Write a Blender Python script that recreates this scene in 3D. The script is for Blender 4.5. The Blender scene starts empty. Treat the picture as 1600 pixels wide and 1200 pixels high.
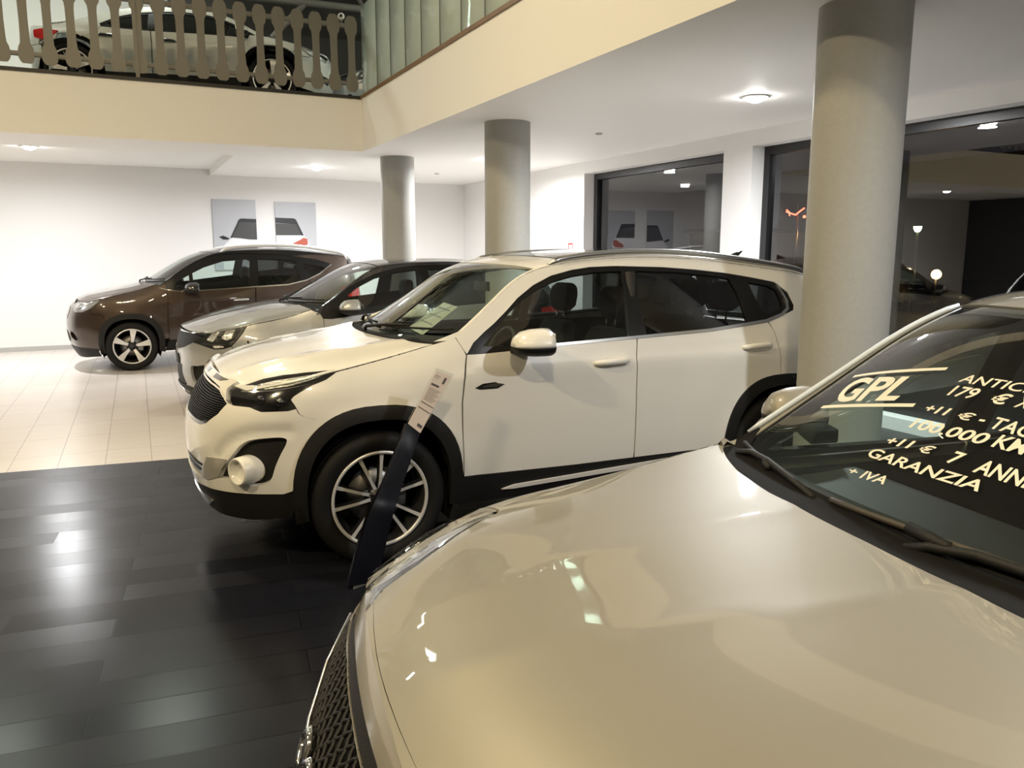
import bpy, bmesh, math, random
import numpy as np
from mathutils import Vector, Matrix, geometry
R = math.radians
scene = bpy.context.scene
col = scene.collection
random.seed(4)

# ---------------------------------------------------------------- camera
cam_d = bpy.data.cameras.new('camera'); cam = bpy.data.objects.new('camera', cam_d); col.objects.link(cam)
cam_d.sensor_width = 36; cam_d.lens = 36*1244/1600; cam_d.clip_start = .02; cam_d.clip_end = 200
cam.location = (0, 0, 1.66)
cam.rotation_euler = (R(90-9.537), 0, R(-25.991))
scene.camera = cam
scene.view_settings.view_transform = 'Standard'; scene.view_settings.look = 'None'
scene.view_settings.gamma = 1; scene.view_settings.use_curve_mapping = False
scene.view_settings.exposure = 0.30

# ---------------------------------------------------------------- night sky outside and the light of the showroom
world = bpy.data.worlds.new('night'); scene.world = world; world.use_nodes = True
world.node_tree.nodes['Background'].inputs[0].default_value = (.020, .018, .022, 1)
world.node_tree.nodes['Background'].inputs[1].default_value = .6

def area(name, loc, power, size, color, rot=(0, 0, 0), spread=180, shape='DISK', sy=None):
    d = bpy.data.lights.new(name, 'AREA'); d.energy = power; d.shape = shape; d.size = size
    if sy: d.size_y = sy
    d.color = color; d.spread = R(spread)
    o = bpy.data.objects.new(name, d); col.objects.link(o); o.location = loc; o.rotation_euler = rot
    return o
WARM = (1, .80, .48); COOL = (.97, .98, 1)
# recessed ceiling lamps under the mezzanine (x, y, watts)
DOWN = [(-1.0, 13.1, 3.07, 80), (2.95, 13.2, 2.97, 100), (5.03, 10.95, 2.97, 120), (5.05, 5.55, 2.97, 150), (-4.8, 13.1, 3.07, 80), (3.4, .8, 2.97, 65)]  # last one is unseen, added to brighten the white car's side
for x, y, z, p in DOWN:
    area('downlight_glow', (x, y, z-.055), p, .17, COOL, spread=172)
# floodlights high in the double-height hall (x, y, z, watts)
FLOOD = [(-5.5, 5.5, 6.6, 200), (-5.5, .5, 6.6, 350), (-.45, 5.15, 6.6, 150), (-1.0, -2.5, 6.6, 230)]
for x, y, z, p in FLOOD:
    area('floodlight_glow', (x, y, z-.1), p, .5, WARM, shape='RECTANGLE', sy=.3)

# fluorescent tubes over the upper floor
TUBES = [(-2.2, 13.1, 6.5), (.25, 13.1, 6.6), (5.55, 10.8, 6.6)]
for x, y, z in TUBES:
    area('tube_glow', (x, y, z-.06), 52, .8, (.92, 1, .88), shape='RECTANGLE', sy=.3)

# ---------------------------------------------------------------- materials
MATS = {}
def mat(name, color=(.8, .8, .8), rough=.5, metal=0., coat=0., coat_r=.03, spec=.5, trans=0, emit=None, estr=0, bump=None, vary=None, aniso=0):
    if name in MATS: return MATS[name]
    m = bpy.data.materials.new(name); m.use_nodes = True; nt = m.node_tree; b = nt.nodes['Principled BSDF']
    b.inputs['Base Color'].default_value = (*color, 1); b.inputs['Roughness'].default_value = rough
    b.inputs['Metallic'].default_value = metal; b.inputs['Coat Weight'].default_value = coat
    b.inputs['Coat Roughness'].default_value = coat_r; b.inputs['Specular IOR Level'].default_value = spec
    if emit: b.inputs['Emission Color'].default_value = (*emit, 1); b.inputs['Emission Strength'].default_value = estr
    if bump or vary:
        tc = nt.nodes.new('ShaderNodeTexCoord'); nz = nt.nodes.new('ShaderNodeTexNoise')
        nz.inputs['Scale'].default_value = (bump or vary)[0]; nz.inputs['Detail'].default_value = 4
        nt.links.new(tc.outputs['Object'], nz.inputs['Vector'])
        if bump:
            bp = nt.nodes.new('ShaderNodeBump'); bp.inputs['Strength'].default_value = bump[1]; bp.inputs['Distance'].default_value = .02
            nt.links.new(nz.outputs['Fac'], bp.inputs['Height']); nt.links.new(bp.outputs['Normal'], b.inputs['Normal'])
        if vary:
            mx = nt.nodes.new('ShaderNodeMix'); mx.data_type = 'RGBA'
            k = vary[1]
            mx.inputs['A'].default_value = (*[c*(1-k) for c in color], 1); mx.inputs['B'].default_value = (*[min(1, c*(1+k)) for c in color], 1)
            nt.links.new(nz.outputs['Fac'], mx.inputs['Factor']); nt.links.new(mx.outputs['Result'], b.inputs['Base Color'])
    MATS[name] = m; return m

def glass(name, tint=(.8, .86, .83), ior=1.5, rough=0.0):
    if name in MATS: return MATS[name]
    m = bpy.data.materials.new(name); m.use_nodes = True; nt = m.node_tree
    for n in list(nt.nodes): nt.nodes.remove(n)
    out = nt.nodes.new('ShaderNodeOutputMaterial'); mx = nt.nodes.new('ShaderNodeMixShader')
    tr = nt.nodes.new('ShaderNodeBsdfTransparent'); gl = nt.nodes.new('ShaderNodeBsdfGlossy'); fr = nt.nodes.new('ShaderNodeFresnel')
    geo = nt.nodes.new('ShaderNodeNewGeometry'); sw = nt.nodes.new('ShaderNodeMix')
    sw.inputs['A'].default_value = ior; sw.inputs['B'].default_value = 1/ior       # the same pane seen from behind
    nt.links.new(geo.outputs['Backfacing'], sw.inputs['Factor'])
    inv = nt.nodes.new('ShaderNodeMath'); inv.operation = 'MINIMUM'; inv.inputs[1].default_value = .95
    fr.inputs['IOR'].default_value = ior
    fi = nt.nodes.new('ShaderNodeMath'); fi.operation = 'ADD'; fi.inputs[1].default_value = 0
    nt.links.new(fr.outputs[0], inv.inputs[0])
    tr.inputs[0].default_value = (*tint, 1); gl.inputs[0].default_value = (1, 1, 1, 1); gl.inputs['Roughness'].default_value = rough
    # facing-based reflectance is the same from both sides of a thin pane
    lw = nt.nodes.new('ShaderNodeLayerWeight'); lw.inputs['Blend'].default_value = .5
    pw = nt.nodes.new('ShaderNodeMath'); pw.operation = 'POWER'; pw.inputs[1].default_value = 4.2
    nt.links.new(lw.outputs['Facing'], pw.inputs[0])
    r0 = ((ior-1)/(ior+1))**2*1.8
    ma = nt.nodes.new('ShaderNodeMath'); ma.operation = 'MULTIPLY_ADD'; ma.inputs[1].default_value = 1-r0; ma.inputs[2].default_value = r0
    nt.links.new(pw.outputs[0], ma.inputs[0])
    nt.links.new(ma.outputs[0], mx.inputs[0]); nt.links.new(tr.outputs[0], mx.inputs[1]); nt.links.new(gl.outputs[0], mx.inputs[2])
    nt.links.new(mx.outputs[0], out.inputs[0])
    for n in (fr, geo, sw, inv, fi): nt.nodes.remove(n)
    MATS[name] = m; return m

def emis(name, color, strength):
    if name in MATS: return MATS[name]
    m = mat(name, (0, 0, 0), .5, emit=color, estr=strength); return m

# ---------------------------------------------------------------- object helpers
def obj(name, mesh, material=None, parent=None, loc=None, rot=None):
    o = bpy.data.objects.new(name, mesh); col.objects.link(o)
    if material is not None and len(mesh.materials) == 0: mesh.materials.append(material)
    if parent is not None: o.parent = parent
    if loc is not None: o.location = loc
    if rot is not None: o.rotation_euler = rot
    return o
def tag(o, label=None, cat=None, group=None, kind=None):
    if label: o['label'] = label
    if cat: o['category'] = cat
    if group: o['group'] = group
    if kind: o['kind'] = kind
    return o
def thing(name, label, cat, loc=(0, 0, 0), rz=0, group=None):
    o = bpy.data.objects.new(name, None); col.objects.link(o); o.empty_display_size = .1
    o.location = loc; o.rotation_euler = (0, 0, rz); return tag(o, label, cat, group)
def copy_tree(o, parent=None):
    c = o.copy(); col.objects.link(c)
    if parent is not None: c.parent = parent
    for ch in list(o.children): copy_tree(ch, c)
    return c

class MB:
    """Collects simple shaped solids into one mesh."""
    def __init__(s): s.v = []; s.f = []; s.sm = []; s.mi = []
    def add(s, v, f, smooth=False, mi=0):
        n = len(s.v); s.v += [tuple(map(float, p)) for p in v]; s.f += [tuple(n+i for i in q) for q in f]; s.sm += [smooth]*len(f); s.mi += [mi]*len(f)
    def box(s, lo, hi, mi=0):
        (a, b, c), (d, e, g) = lo, hi
        s.add([(a, b, c), (d, b, c), (d, e, c), (a, e, c), (a, b, g), (d, b, g), (d, e, g), (a, e, g)],
              [(0, 3, 2, 1), (4, 5, 6, 7), (0, 1, 5, 4), (1, 2, 6, 5), (2, 3, 7, 6), (3, 0, 4, 7)], mi=mi)
    def prism(s, poly, axis, a, b, mi=0):
        """Extrude a 2-D outline along an axis (0, 1, 2) from a to b."""
        n = len(poly)
        def p(q, k):
            l = [q[0], q[1]]; l.insert(axis, k); return l
        v = [p(q, a) for q in poly]+[p(q, b) for q in poly]
        f = [(i, (i+1) % n, n+(i+1) % n, n+i) for i in range(n)]+[tuple(range(n))[::-1], tuple(range(n, 2*n))]
        s.add(v, f, mi=mi)
    def lathe(s, prof, axis='z', n=48, o=(0, 0, 0), a0=0, a1=360, smooth=True, mi=0):
        """prof: (radius, height) pairs turned about an axis."""
        full = abs(a1-a0) >= 359.9; k = n if full else n+1; v = []
        for i in range(k):
            t = R(a0+(a1-a0)*i/n); c, q = math.cos(t), math.sin(t)
            for r, h in prof:
                p = (r*c, r*q, h) if axis == 'z' else (r*c, h, r*q) if axis == 'y' else (h, r*c, r*q)
                v.append((p[0]+o[0], p[1]+o[1], p[2]+o[2]))
        m = len(prof); f = []
        for i in range(n):
            j = (i+1) % k
            for l in range(m-1): f.append((i*m+l, j*m+l, j*m+l+1, i*m+l+1))
        s.add(v, f, smooth, mi)
    def tube(s, path, r, n=10, cap=True, mi=0, flat=1.):
        P = [Vector(p) for p in path]; rr = r if isinstance(r, (list, tuple)) else [r]*len(P); v = []
        up = Vector((0, 0, 1)); T0 = (P[1]-P[0]).normalized()
        if abs(T0.dot(up)) > .95: up = Vector((1, 0, 0))
        for i, p in enumerate(P):
            T = ((P[min(i+1, len(P)-1)]-P[max(i-1, 0)])).normalized(); S = T.cross(up).normalized(); U = S.cross(T).normalized()
            for k in range(n):
                a = 2*math.pi*k/n; v.append(p+(S*math.cos(a)+U*math.sin(a)*flat)*rr[i])
        f = []
        for i in range(len(P)-1):
            for k in range(n): f.append((i*n+k, i*n+(k+1) % n, (i+1)*n+(k+1) % n, (i+1)*n+k))
        if cap: f += [tuple(range(n))[::-1], tuple(range((len(P)-1)*n, len(P)*n))]
        s.add(v, f, True, mi)
    def loft(s, rings, cap=True, mi=0):
        n = len(rings[0]); v = [p for r in rings for p in r]; f = []
        for i in range(len(rings)-1):
            for k in range(n): f.append((i*n+k, i*n+(k+1) % n, (i+1)*n+(k+1) % n, (i+1)*n+k))
        if cap: f += [tuple(range(n))[::-1], tuple(range((len(rings)-1)*n, len(rings)*n))]
        s.add(v, f, True, mi)
    def ball(s, c, r, n=16, mi=0):
        r = r if isinstance(r, (tuple, list)) else (r, r, r); v = []; f = []
        for i in range(n//2+1):
            t = math.pi*i/(n//2)
            for k in range(n):
                a = 2*math.pi*k/n; v.append((c[0]+r[0]*math.sin(t)*math.cos(a), c[1]+r[1]*math.sin(t)*math.sin(a), c[2]+r[2]*math.cos(t)))
        for i in range(n//2):
            for k in range(n): f.append((i*n+k, (i+1)*n+k, (i+1)*n+(k+1) % n, i*n+(k+1) % n))
        s.add(v, f, True, mi)
    def mesh(s, name='m', bevel=0, seg=2, fix=True):
        me = bpy.data.meshes.new(name); me.from_pydata(s.v, [], s.f); me.update()
        for p, k, i in zip(me.polygons, s.sm, s.mi): p.use_smooth = k; p.material_index = i
        bm = bmesh.new(); bm.from_mesh(me)
        bmesh.ops.remove_doubles(bm, verts=bm.verts, dist=1e-5)
        if fix: bmesh.ops.recalc_face_normals(bm, faces=bm.faces)
        if bevel:
            ed = [e for e in bm.edges if len(e.link_faces) == 2 and e.calc_face_angle(0) > .6]
            bmesh.ops.bevel(bm, geom=ed, offset=bevel, segments=seg, affect='EDGES', profile=.5, clamp_overlap=True)
            for f in bm.faces: f.smooth = True
        bm.to_mesh(me); bm.free()
        if bevel:
            try: me.set_sharp_from_angle(angle=R(50))
            except Exception: pass
        return me
    def build(s, name, material, parent=None, bevel=0, loc=None, rot=None, seg=2, fix=True):
        me = s.mesh(name, bevel, seg, fix)
        mats = material if isinstance(material, (list, tuple)) else [material]
        for m in mats: me.materials.append(m)
        return obj(name, me, None, parent, loc, rot)

# ---------------------------------------------------------------- the showroom
def wall_mat(name, c, bump=.03):
    return mat(name, c, .65, bump=(60, bump), spec=.3)
M_white = wall_mat('white_plaster', (.80, .79, .77))
M_cream = wall_mat('ceiling_paint', (.87, .86, .83))
M_conc = mat('smooth_concrete', (.36, .358, .33), .6, bump=(35, .06), vary=(3, .07))
M_dark = mat('dark_upper_wall', (.030, .028, .026), .7)
M_tan = wall_mat('tan_wall', (.42, .39, .33))

def tile_floor():
    m = bpy.data.materials.new('pale_tiles'); m.use_nodes = True; nt = m.node_tree; b = nt.nodes['Principled BSDF']
    tc = nt.nodes.new('ShaderNodeTexCoord'); mp = nt.nodes.new('ShaderNodeMapping'); br = nt.nodes.new('ShaderNodeTexBrick')
    mp.inputs['Location'].default_value = (.335, .03, 0); mp.inputs['Rotation'].default_value = (0, 0, R(1.0))
    br.offset = 0; br.inputs['Scale'].default_value = 1; br.inputs['Brick Width'].default_value = .335; br.inputs['Row Height'].default_value = .67
    br.inputs['Mortar Size'].default_value = .0035; br.inputs['Mortar Smooth'].default_value = .3
    br.inputs['Color1'].default_value = (.66, .61, .565, 1); br.inputs['Color2'].default_value = (.70, .65, .60, 1); br.inputs['Mortar'].default_value = (.33, .30, .27, 1)
    nz = nt.nodes.new('ShaderNodeTexNoise'); nz.inputs['Scale'].default_value = 3; st = nt.nodes.new('ShaderNodeMapping'); st.inputs['Scale'].default_value = (1, 9, 1)
    nt.links.new(tc.outputs['Object'], mp.inputs[0]); nt.links.new(mp.outputs[0], br.inputs['Vector'])
    nt.links.new(tc.outputs['Object'], st.inputs[0]); nt.links.new(st.outputs[0], nz.inputs['Vector'])
    mx = nt.nodes.new('ShaderNodeMix'); mx.data_type = 'RGBA'; mx.blend_type = 'MULTIPLY'; mx.inputs['Factor'].default_value = .22
    nt.links.new(br.outputs['Color'], mx.inputs['A']); nt.links.new(nz.outputs['Fac'], mx.inputs['B'])
    nt.links.new(mx.outputs['Result'], b.inputs['Base Color']); b.inputs['Roughness'].default_value = .28
    bp = nt.nodes.new('ShaderNodeBump'); bp.inputs['Strength'].default_value = .25; bp.inputs['Distance'].default_value = .003; bp.invert = True
    nt.links.new(br.outputs['Fac'], bp.inputs['Height']); nt.links.new(bp.outputs[0], b.inputs['Normal'])
    return m
def plank_floor():
    m = bpy.data.materials.new('dark_planks'); m.use_nodes = True; nt = m.node_tree; b = nt.nodes['Principled BSDF']
    tc = nt.nodes.new('ShaderNodeTexCoord'); mp = nt.nodes.new('ShaderNodeMapping'); br = nt.nodes.new('ShaderNodeTexBrick')
    mp.inputs['Location'].default_value = (.55, .08, 0); mp.inputs['Rotation'].default_value = (0, 0, R(6.3))
    br.offset = .37; br.offset_frequency = 2; br.inputs['Scale'].default_value = 1; br.inputs['Brick Width'].default_value = 1.25; br.inputs['Row Height'].default_value = .195
    br.inputs['Mortar Size'].default_value = .0028; br.inputs['Mortar Smooth'].default_value = .2; br.inputs['Bias'].default_value = 0
    br.inputs['Color1'].default_value = (0, 0, 0, 1); br.inputs['Color2'].default_value = (1, 1, 1, 1); br.inputs['Mortar'].default_value = (.5, .5, .5, 1)
    nt.links.new(tc.outputs['Object'], mp.inputs[0]); nt.links.new(mp.outputs[0], br.inputs['Vector'])
    rp = nt.nodes.new('ShaderNodeMapRange'); rp.inputs['To Min'].default_value = .22; rp.inputs['To Max'].default_value = .31
    nt.links.new(br.outputs['Color'], rp.inputs['Value']); nt.links.new(rp.outputs[0], b.inputs['Roughness'])
    mx = nt.nodes.new('ShaderNodeMix'); mx.data_type = 'RGBA'; mx.inputs['A'].default_value = (.008, .009, .0135, 1); mx.inputs['B'].default_value = (.0115, .012, .0165, 1)
    nt.links.new(br.outputs['Color'], mx.inputs['Factor'])
    m2 = nt.nodes.new('ShaderNodeMix'); m2.data_type = 'RGBA'; m2.inputs['B'].default_value = (.002, .002, .003, 1)
    nt.links.new(mx.outputs['Result'], m2.inputs['A']); nt.links.new(br.outputs['Fac'], m2.inputs['Factor']); nt.links.new(m2.outputs['Result'], b.inputs['Base Color'])
    # each board lies a hair out of level
    r2 = nt.nodes.new('ShaderNodeMapRange'); r2.inputs['To Min'].default_value = -.016; r2.inputs['To Max'].default_value = .016
    nt.links.new(br.outputs['Color'], r2.inputs['Value'])
    geo = nt.nodes.new('ShaderNodeNewGeometry'); cx_ = nt.nodes.new('ShaderNodeCombineXYZ'); ad = nt.nodes.new('ShaderNodeVectorMath'); ad.operation = 'ADD'
    nt.links.new(r2.outputs[0], cx_.inputs['Y']); nt.links.new(geo.outputs['Normal'], ad.inputs[0]); nt.links.new(cx_.outputs[0], ad.inputs[1])
    bp = nt.nodes.new('ShaderNodeBump'); bp.inputs['Strength'].default_value = .5; bp.inputs['Distance'].default_value = .004; bp.invert = True
    nt.links.new(br.outputs['Fac'], bp.inputs['Height']); nt.links.new(ad.outputs[0], bp.inputs['Normal']); nt.links.new(bp.outputs[0], b.inputs['Normal'])
    b.inputs['Specular IOR Level'].default_value = .17
    return m
def structure(o): o['kind'] = 'structure'; return o

XL, XR, YF, YB = -9., 6.4, -6., 15.4
def yb(x): return 6.823-.115*x
f = MB()
f.add([(XL, yb(XL), 0), (XR+.3, yb(XR+.3), 0), (XR+.3, YB+.2, 0), (XL, YB+.2, 0)], [(0, 1, 2, 3)], mi=0)
f.add([(XL, YF, 0), (XR+.3, YF, 0), (XR+.3, yb(XR+.3), 0), (XL, yb(XL), 0)], [(0, 1, 2, 3)], mi=1)
structure(f.build('floor', [tile_floor(), plank_floor()], fix=False))

c = MB()                                             # the mezzanine slab: its underside is the ceiling, its edge the tall cream band
c.box((3.05, YF, 2.97), (XR+.3, YB+.2, 3.64)); c.box((XL, 10.85, 2.97), (3.05, 12.1, 3.64)); c.box((1.55, 12.1, 2.97), (3.05, YB+.2, 3.64)); c.box((XL, 12.1, 3.07), (1.55, YB+.2, 3.64))
structure(c.build('ceiling', M_cream))
c = MB(); c.box((XL, YF, 7.0), (XR+.3, YB+.2, 7.15)); structure(c.build('ceiling', M_cream))
w = MB(); w.box((XL, YB, 0), (XR+.3, YB+.2, 2.99)); w.box((XL, YB, 2.99), (XR+.3, YB+.2, 7.)); structure(w.build('wall_back', M_white))
w = MB(); w.box((XL-.2, YF, 0), (XL, YB+.2, 7.)); structure(w.build('wall_left', mat('dark_glazed_wall', (.05, .05, .052), .35)))
w = MB(); w.box((XL-.2, YF-.2, 0), (XR+.3, YF, 7.)); structure(w.build('wall_front', mat('dim_wall', (.25, .235, .21), .7)))
WIN = [(7.515, 10.637), (3.3, 7.041), (-2.6, 2.85)]
w = MB(); ys = [YF]
for a, b_ in sorted(WIN): ys += [a, b_]
ys.append(YB+.2)
for i in range(0, len(ys), 2): w.box((XR, ys[i], 0), (XR+.3, ys[i+1], 2.8))
w.box((XR, YF, 2.8), (XR+.3, YB+.2, 7.0))
for a, b_ in WIN: w.box((XR, a, 0), (XR+.3, b_, .12))
structure(w.build('wall_right', M_white))
M_frame = mat('black_aluminium', (.010, .010, .011), .35)
G_win = glass('window_glass', (.75, .78, .8), 1.6)
for i, (a, b_) in enumerate(WIN):
    r_ = structure(thing('window_%d' % (i+1), None, None, (XR+.22, (a+b_)/2, 0)))
    h = (b_-a)/2; m = MB()
    m.box((-.045, -h, .12), (.045, -h+.09, 2.8)); m.box((-.045, h-.09, .12), (.045, h, 2.8)); m.box((-.045, -h+.09, 2.71), (.045, h-.09, 2.8)); m.box((-.045, -h+.09, .12), (.045, h-.09, .21))
    m.build('window_frame', M_frame, r_)
    m = MB(); m.box((-.012, -h+.09, .21), (.012, h-.09, 2.71))
    me = bpy.data.meshes.new('pane'); me.from_pydata([(0, -h+.09, .21), (0, h-.09, .21), (0, h-.09, 2.71), (0, -h+.09, 2.71)], [], [(0, 3, 2, 1)]); obj('window_pane', me, G_win, r_)
m = MB(); m.box((XL, YB-.018, 0), (XR, YB, .075)); structure(m.build('baseboard_back', mat('grey_skirting', (.42, .42, .41), .4)))
# edging along the mezzanine
m = MB(); m.box((3.035, YF, 3.64), (3.11, 10.85, 3.68)); structure(m.build('trim_1', mat('brown_wood_edge', (.19, .105, .045), .45, vary=(8, .25))))
m = MB(); m.box((XL, 10.835, 3.64), (3.11, 10.93, 3.68)); structure(m.build('trim_2', mat('dark_edge', (.02, .018, .016), .5)))
m = MB(); m.box((XL, 10.93, 3.64), (3.11, YB, 3.655)); m.box((3.11, YF, 3.64), (XR, YB, 3.655)); structure(m.build('floor', mat('upper_floor', (.16, .155, .14), .4)))

# dark glazed end wall and roof truss upstairs
m = MB(); m.box((1.0, 14.6, 3.655), (XR, 14.7, 7.0)); structure(m.build('wall_upper', M_dark))
t = thing('roof_truss', 'grey steel lattice truss high behind the railing, in front of the dark upper wall', 'truss', (3, 13.8, 5.5))
M_steel = mat('grey_steel', (.20, .19, .17), .5)
def bar(n, p, q, r=.05):
    b_ = MB(); b_.tube([Vector(p)-Vector((3, 13.8, 5.5)), Vector(q)-Vector((3, 13.8, 5.5))], r, 8); b_.build(n, M_steel, t)
bar('lower_chord', (.2, 13.8, 5.56), (6.0, 13.8, 5.66), .06); bar('upper_chord', (.2, 13.8, 6.4), (6.0, 13.8, 6.4), .06)
for i in range(5):
    x = 1.0+i*1.0
    bar('brace', (x, 13.8, 5.58), (x+.5, 13.8, 6.4), .04); bar('brace', (x+.5, 13.8, 6.4), (x+1., 13.8, 5.6), .04)
bar('brace', (2.45, 13.8, 5.0), (3.0, 13.8, 5.6), .05)
bar('hanger', (6.0, 13.8, 5.6), (6.0, 13.8, 7.0), .05); bar('hanger', (.2, 13.8, 5.5), (.2, 13.8, 7.0), .05)

# ---------------------------------------------------------------- columns
for (x, y), lab in zip([(3.68, 11.3), (3.74, 7.78), (3.75, 3.3)], ['slimmest looking round grey column, the farthest, behind the dark-roofed silver car', 'middle round grey column standing just behind the white car', 'nearest and widest round grey column, between the white car and the silver car with writing on its windscreen']):
    m = MB(); m.lathe([(.24, 0), (.24, 2.97)], 'z', 56, o=(0, 0, 0)); o = m.build('column', M_conc, loc=(x, y, 0)); tag(o, lab, 'column', kind='structure')

# ---------------------------------------------------------------- picket railing on the mezzanine edge
M_pick = mat('grey_painted_metal', (.19, .18, .155), .45)
rl = thing('picket_railing', 'grey metal railing of shaped flat pickets along the upper floor edge', 'railing', (3.03, 10.9, 3.68))
def rel(x): return x-3.03
m = MB(); m.box((rel(-9), -.02, .85), (0, .02, .905)); m.build('top_rail', M_pick, rl, bevel=.006)
m = MB(); m.box((rel(-9), -.02, .135), (0, .02, .185)); m.build('bottom_rail', M_pick, rl, bevel=.006)
half = [(.04, .055), (.062, .075), (.078, .11), (.082, .17), (.072, .225), (.052, .27), (.048, .33), (.044, .5), (.046, .70), (.052, .755), (.076, .80), (.082, .835), (.078, .86), (.082, .89), (.080, .93), (.055, .985), (.03, 1.0)]
prof = [(x, z) for x, z in half]+[(-x, z) for x, z in reversed(half)]
pm = MB(); pm.prism(prof, 1, -.031, -.021); pme = pm.mesh('picket')
pme.materials.append(M_pick)
k = 0
x = 2.95
while x > -9:
    obj('picket', pme, None, rl, loc=(rel(x), 0, 0)); x -= .2325; k += 1
for x in (.36, -3.4, -7.2):
    m = MB(); m.box((rel(x)-.022, -.045, -.03), (rel(x)+.022, -.032, 1.35)); m.build('post', M_pick, rl)

# glass balustrade on the long side
G_bal = glass('greenish_glass', (.62, .72, .68), 1.5)
gb = thing('glass_balustrade', 'pale green glass balustrade on the wooden edge of the upper floor', 'balustrade', (3.07, 10.8, 3.68))
mb_ = mat('milky_film', (.50, .58, .54), .35)
def milky():
    m = bpy.data.materials.new('milky_green_glass'); m.use_nodes = True; nt = m.node_tree
    for n in list(nt.nodes): nt.nodes.remove(n)
    out = nt.nodes.new('ShaderNodeOutputMaterial'); a = nt.nodes.new('ShaderNodeMixShader'); b = nt.nodes.new('ShaderNodeMixShader')
    tr = nt.nodes.new('ShaderNodeBsdfTransparent'); tr.inputs[0].default_value = (.66, .76, .72, 1)
    df = nt.nodes.new('ShaderNodeBsdfDiffuse'); df.inputs[0].default_value = (.70, .80, .75, 1); gl = nt.nodes.new('ShaderNodeBsdfGlossy'); gl.inputs['Roughness'].default_value = .03
    lw = nt.nodes.new('ShaderNodeLayerWeight'); pw = nt.nodes.new('ShaderNodeMath'); pw.operation = 'POWER'; pw.inputs[1].default_value = 4
    ma = nt.nodes.new('ShaderNodeMath'); ma.operation = 'MULTIPLY_ADD'; ma.inputs[1].default_value = .9; ma.inputs[2].default_value = .06
    nz = nt.nodes.new('ShaderNodeTexNoise'); nz.inputs['Scale'].default_value = 1.2; tc = nt.nodes.new('ShaderNodeTexCoord'); mr = nt.nodes.new('ShaderNodeMapRange'); mr.inputs['To Min'].default_value = .5; mr.inputs['To Max'].default_value = .72
    nt.links.new(tc.outputs['Object'], nz.inputs['Vector']); nt.links.new(nz.outputs['Fac'], mr.inputs['Value']); nt.links.new(mr.outputs[0], a.inputs[0])
    nt.links.new(tr.outputs[0], a.inputs[1]); nt.links.new(df.outputs[0], a.inputs[2])
    nt.links.new(lw.outputs['Facing'], pw.inputs[0]); nt.links.new(pw.outputs[0], ma.inputs[0]); nt.links.new(ma.outputs[0], b.inputs[0])
    nt.links.new(a.outputs[0], b.inputs[1]); nt.links.new(gl.outputs[0], b.inputs[2]); nt.links.new(b.outputs[0], out.inputs[0])
    return m
M_milk = milky()
ed = [10.80, 10.115, 9.563, 9.016, 8.484, 7.93, 7.374, 6.826, 6.28, 5.73, 5.18]
for a, b_ in zip(ed, ed[1:]):
    m = MB(); m.box((-.006, b_+.004-10.8, .01), (.006, a-.004-10.8, 1.1)); m.build('glass_panel', M_milk, gb, bevel=.002)
m = MB()
for a in ed[1:-1]: m.box((-.012, a-.006-10.8, .0), (.008, a+.006-10.8, 1.1))
m.build('joint_strip', mat('joint_grey', (.10, .12, .115), .4), gb)

o = MB(); o.ball((0, 0, 0), .045, 20); o = o.build('security_camera', mat('white_plastic', (.8, .8, .78), .3), loc=(2.834, 10.9, 4.668)); tag(o, 'small white round camera mounted on the top rail of the picket railing', 'camera')
q = MB(); q.lathe([(0, -.05), (.016, -.049), (.02, -.044), (.022, -.03)], 'y', 16); q.build('lens', mat('black_gloss', (.008, .008, .009), .12, coat=1), o, loc=(-.012, 0, 0))
q = MB(); q.tube([(0, .0, -.04), (0, 0, -.078)], .012, 8); q.build('mount', M_pick, o)

# ---------------------------------------------------------------- lamps
M_lamp = emis('lamp_white', (1, .98, .95), 130); M_ring = mat('white_ring', (.75, .75, .73), .4)
labs = ['round recessed ceiling lamp at the left, over the bare tiled floor', 'round recessed ceiling lamp in front of the wall pictures', 'round recessed ceiling lamp hidden behind the middle column, near the window wall', 'big bright round ceiling lamp left of the nearest column', None, None]
for (x, y, z, p), lab in zip(DOWN, labs):
    m = MB(); m.lathe([(.085, 0), (.088, -.012), (.115, -.010), (.122, -.002), (.122, 0)], 'z', 36); r_ = m.build('ceiling_lamp', M_ring, loc=(x, y, z))
    tag(r_, lab or ('round recessed ceiling lamp farther along the left side of the hall' if x < 0 else 'round ceiling lamp over the silver car with writing, added to brighten the white car'), 'ceiling lamp', 'recessed ceiling lamps')
    q = MB(); q.lathe([(0, -.05), (.03, -.048), (.06, -.037), (.08, -.02), (.088, -.004)], 'z', 36); q.build('lamp_diffuser', M_lamp, r_)
for (x, y, z), lab in zip(TUBES, ['over the rear of the car upstairs', 'over the bonnet of the car upstairs', 'above the glass balustrade side']):
    m = MB(); m.box((-.45, -.17, 0), (.45, .17, .07)); r_ = m.build('panel_light', mat('lamp_housing', (.08, .08, .08), .5), loc=(x, y, z)); tag(r_, 'rectangular ceiling light upstairs '+lab, 'ceiling light', 'upstairs ceiling lights')
    q = MB(); q.box((-.42, -.15, -.012), (.42, .15, -.002)); q.build('lamp_panel', emis('tube_white', (.92, 1, .92), 6), r_)
    q = MB(); q.tube([(-.3, 0, .07), (-.3, 0, 7.0-z)], .008, 6); q.tube([(.3, 0, .07), (.3, 0, 7.0-z)], .008, 6); q.build('hanger', M_steel, r_)
M_flood = emis('flood_white', (1, .86, .60), 30)
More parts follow.
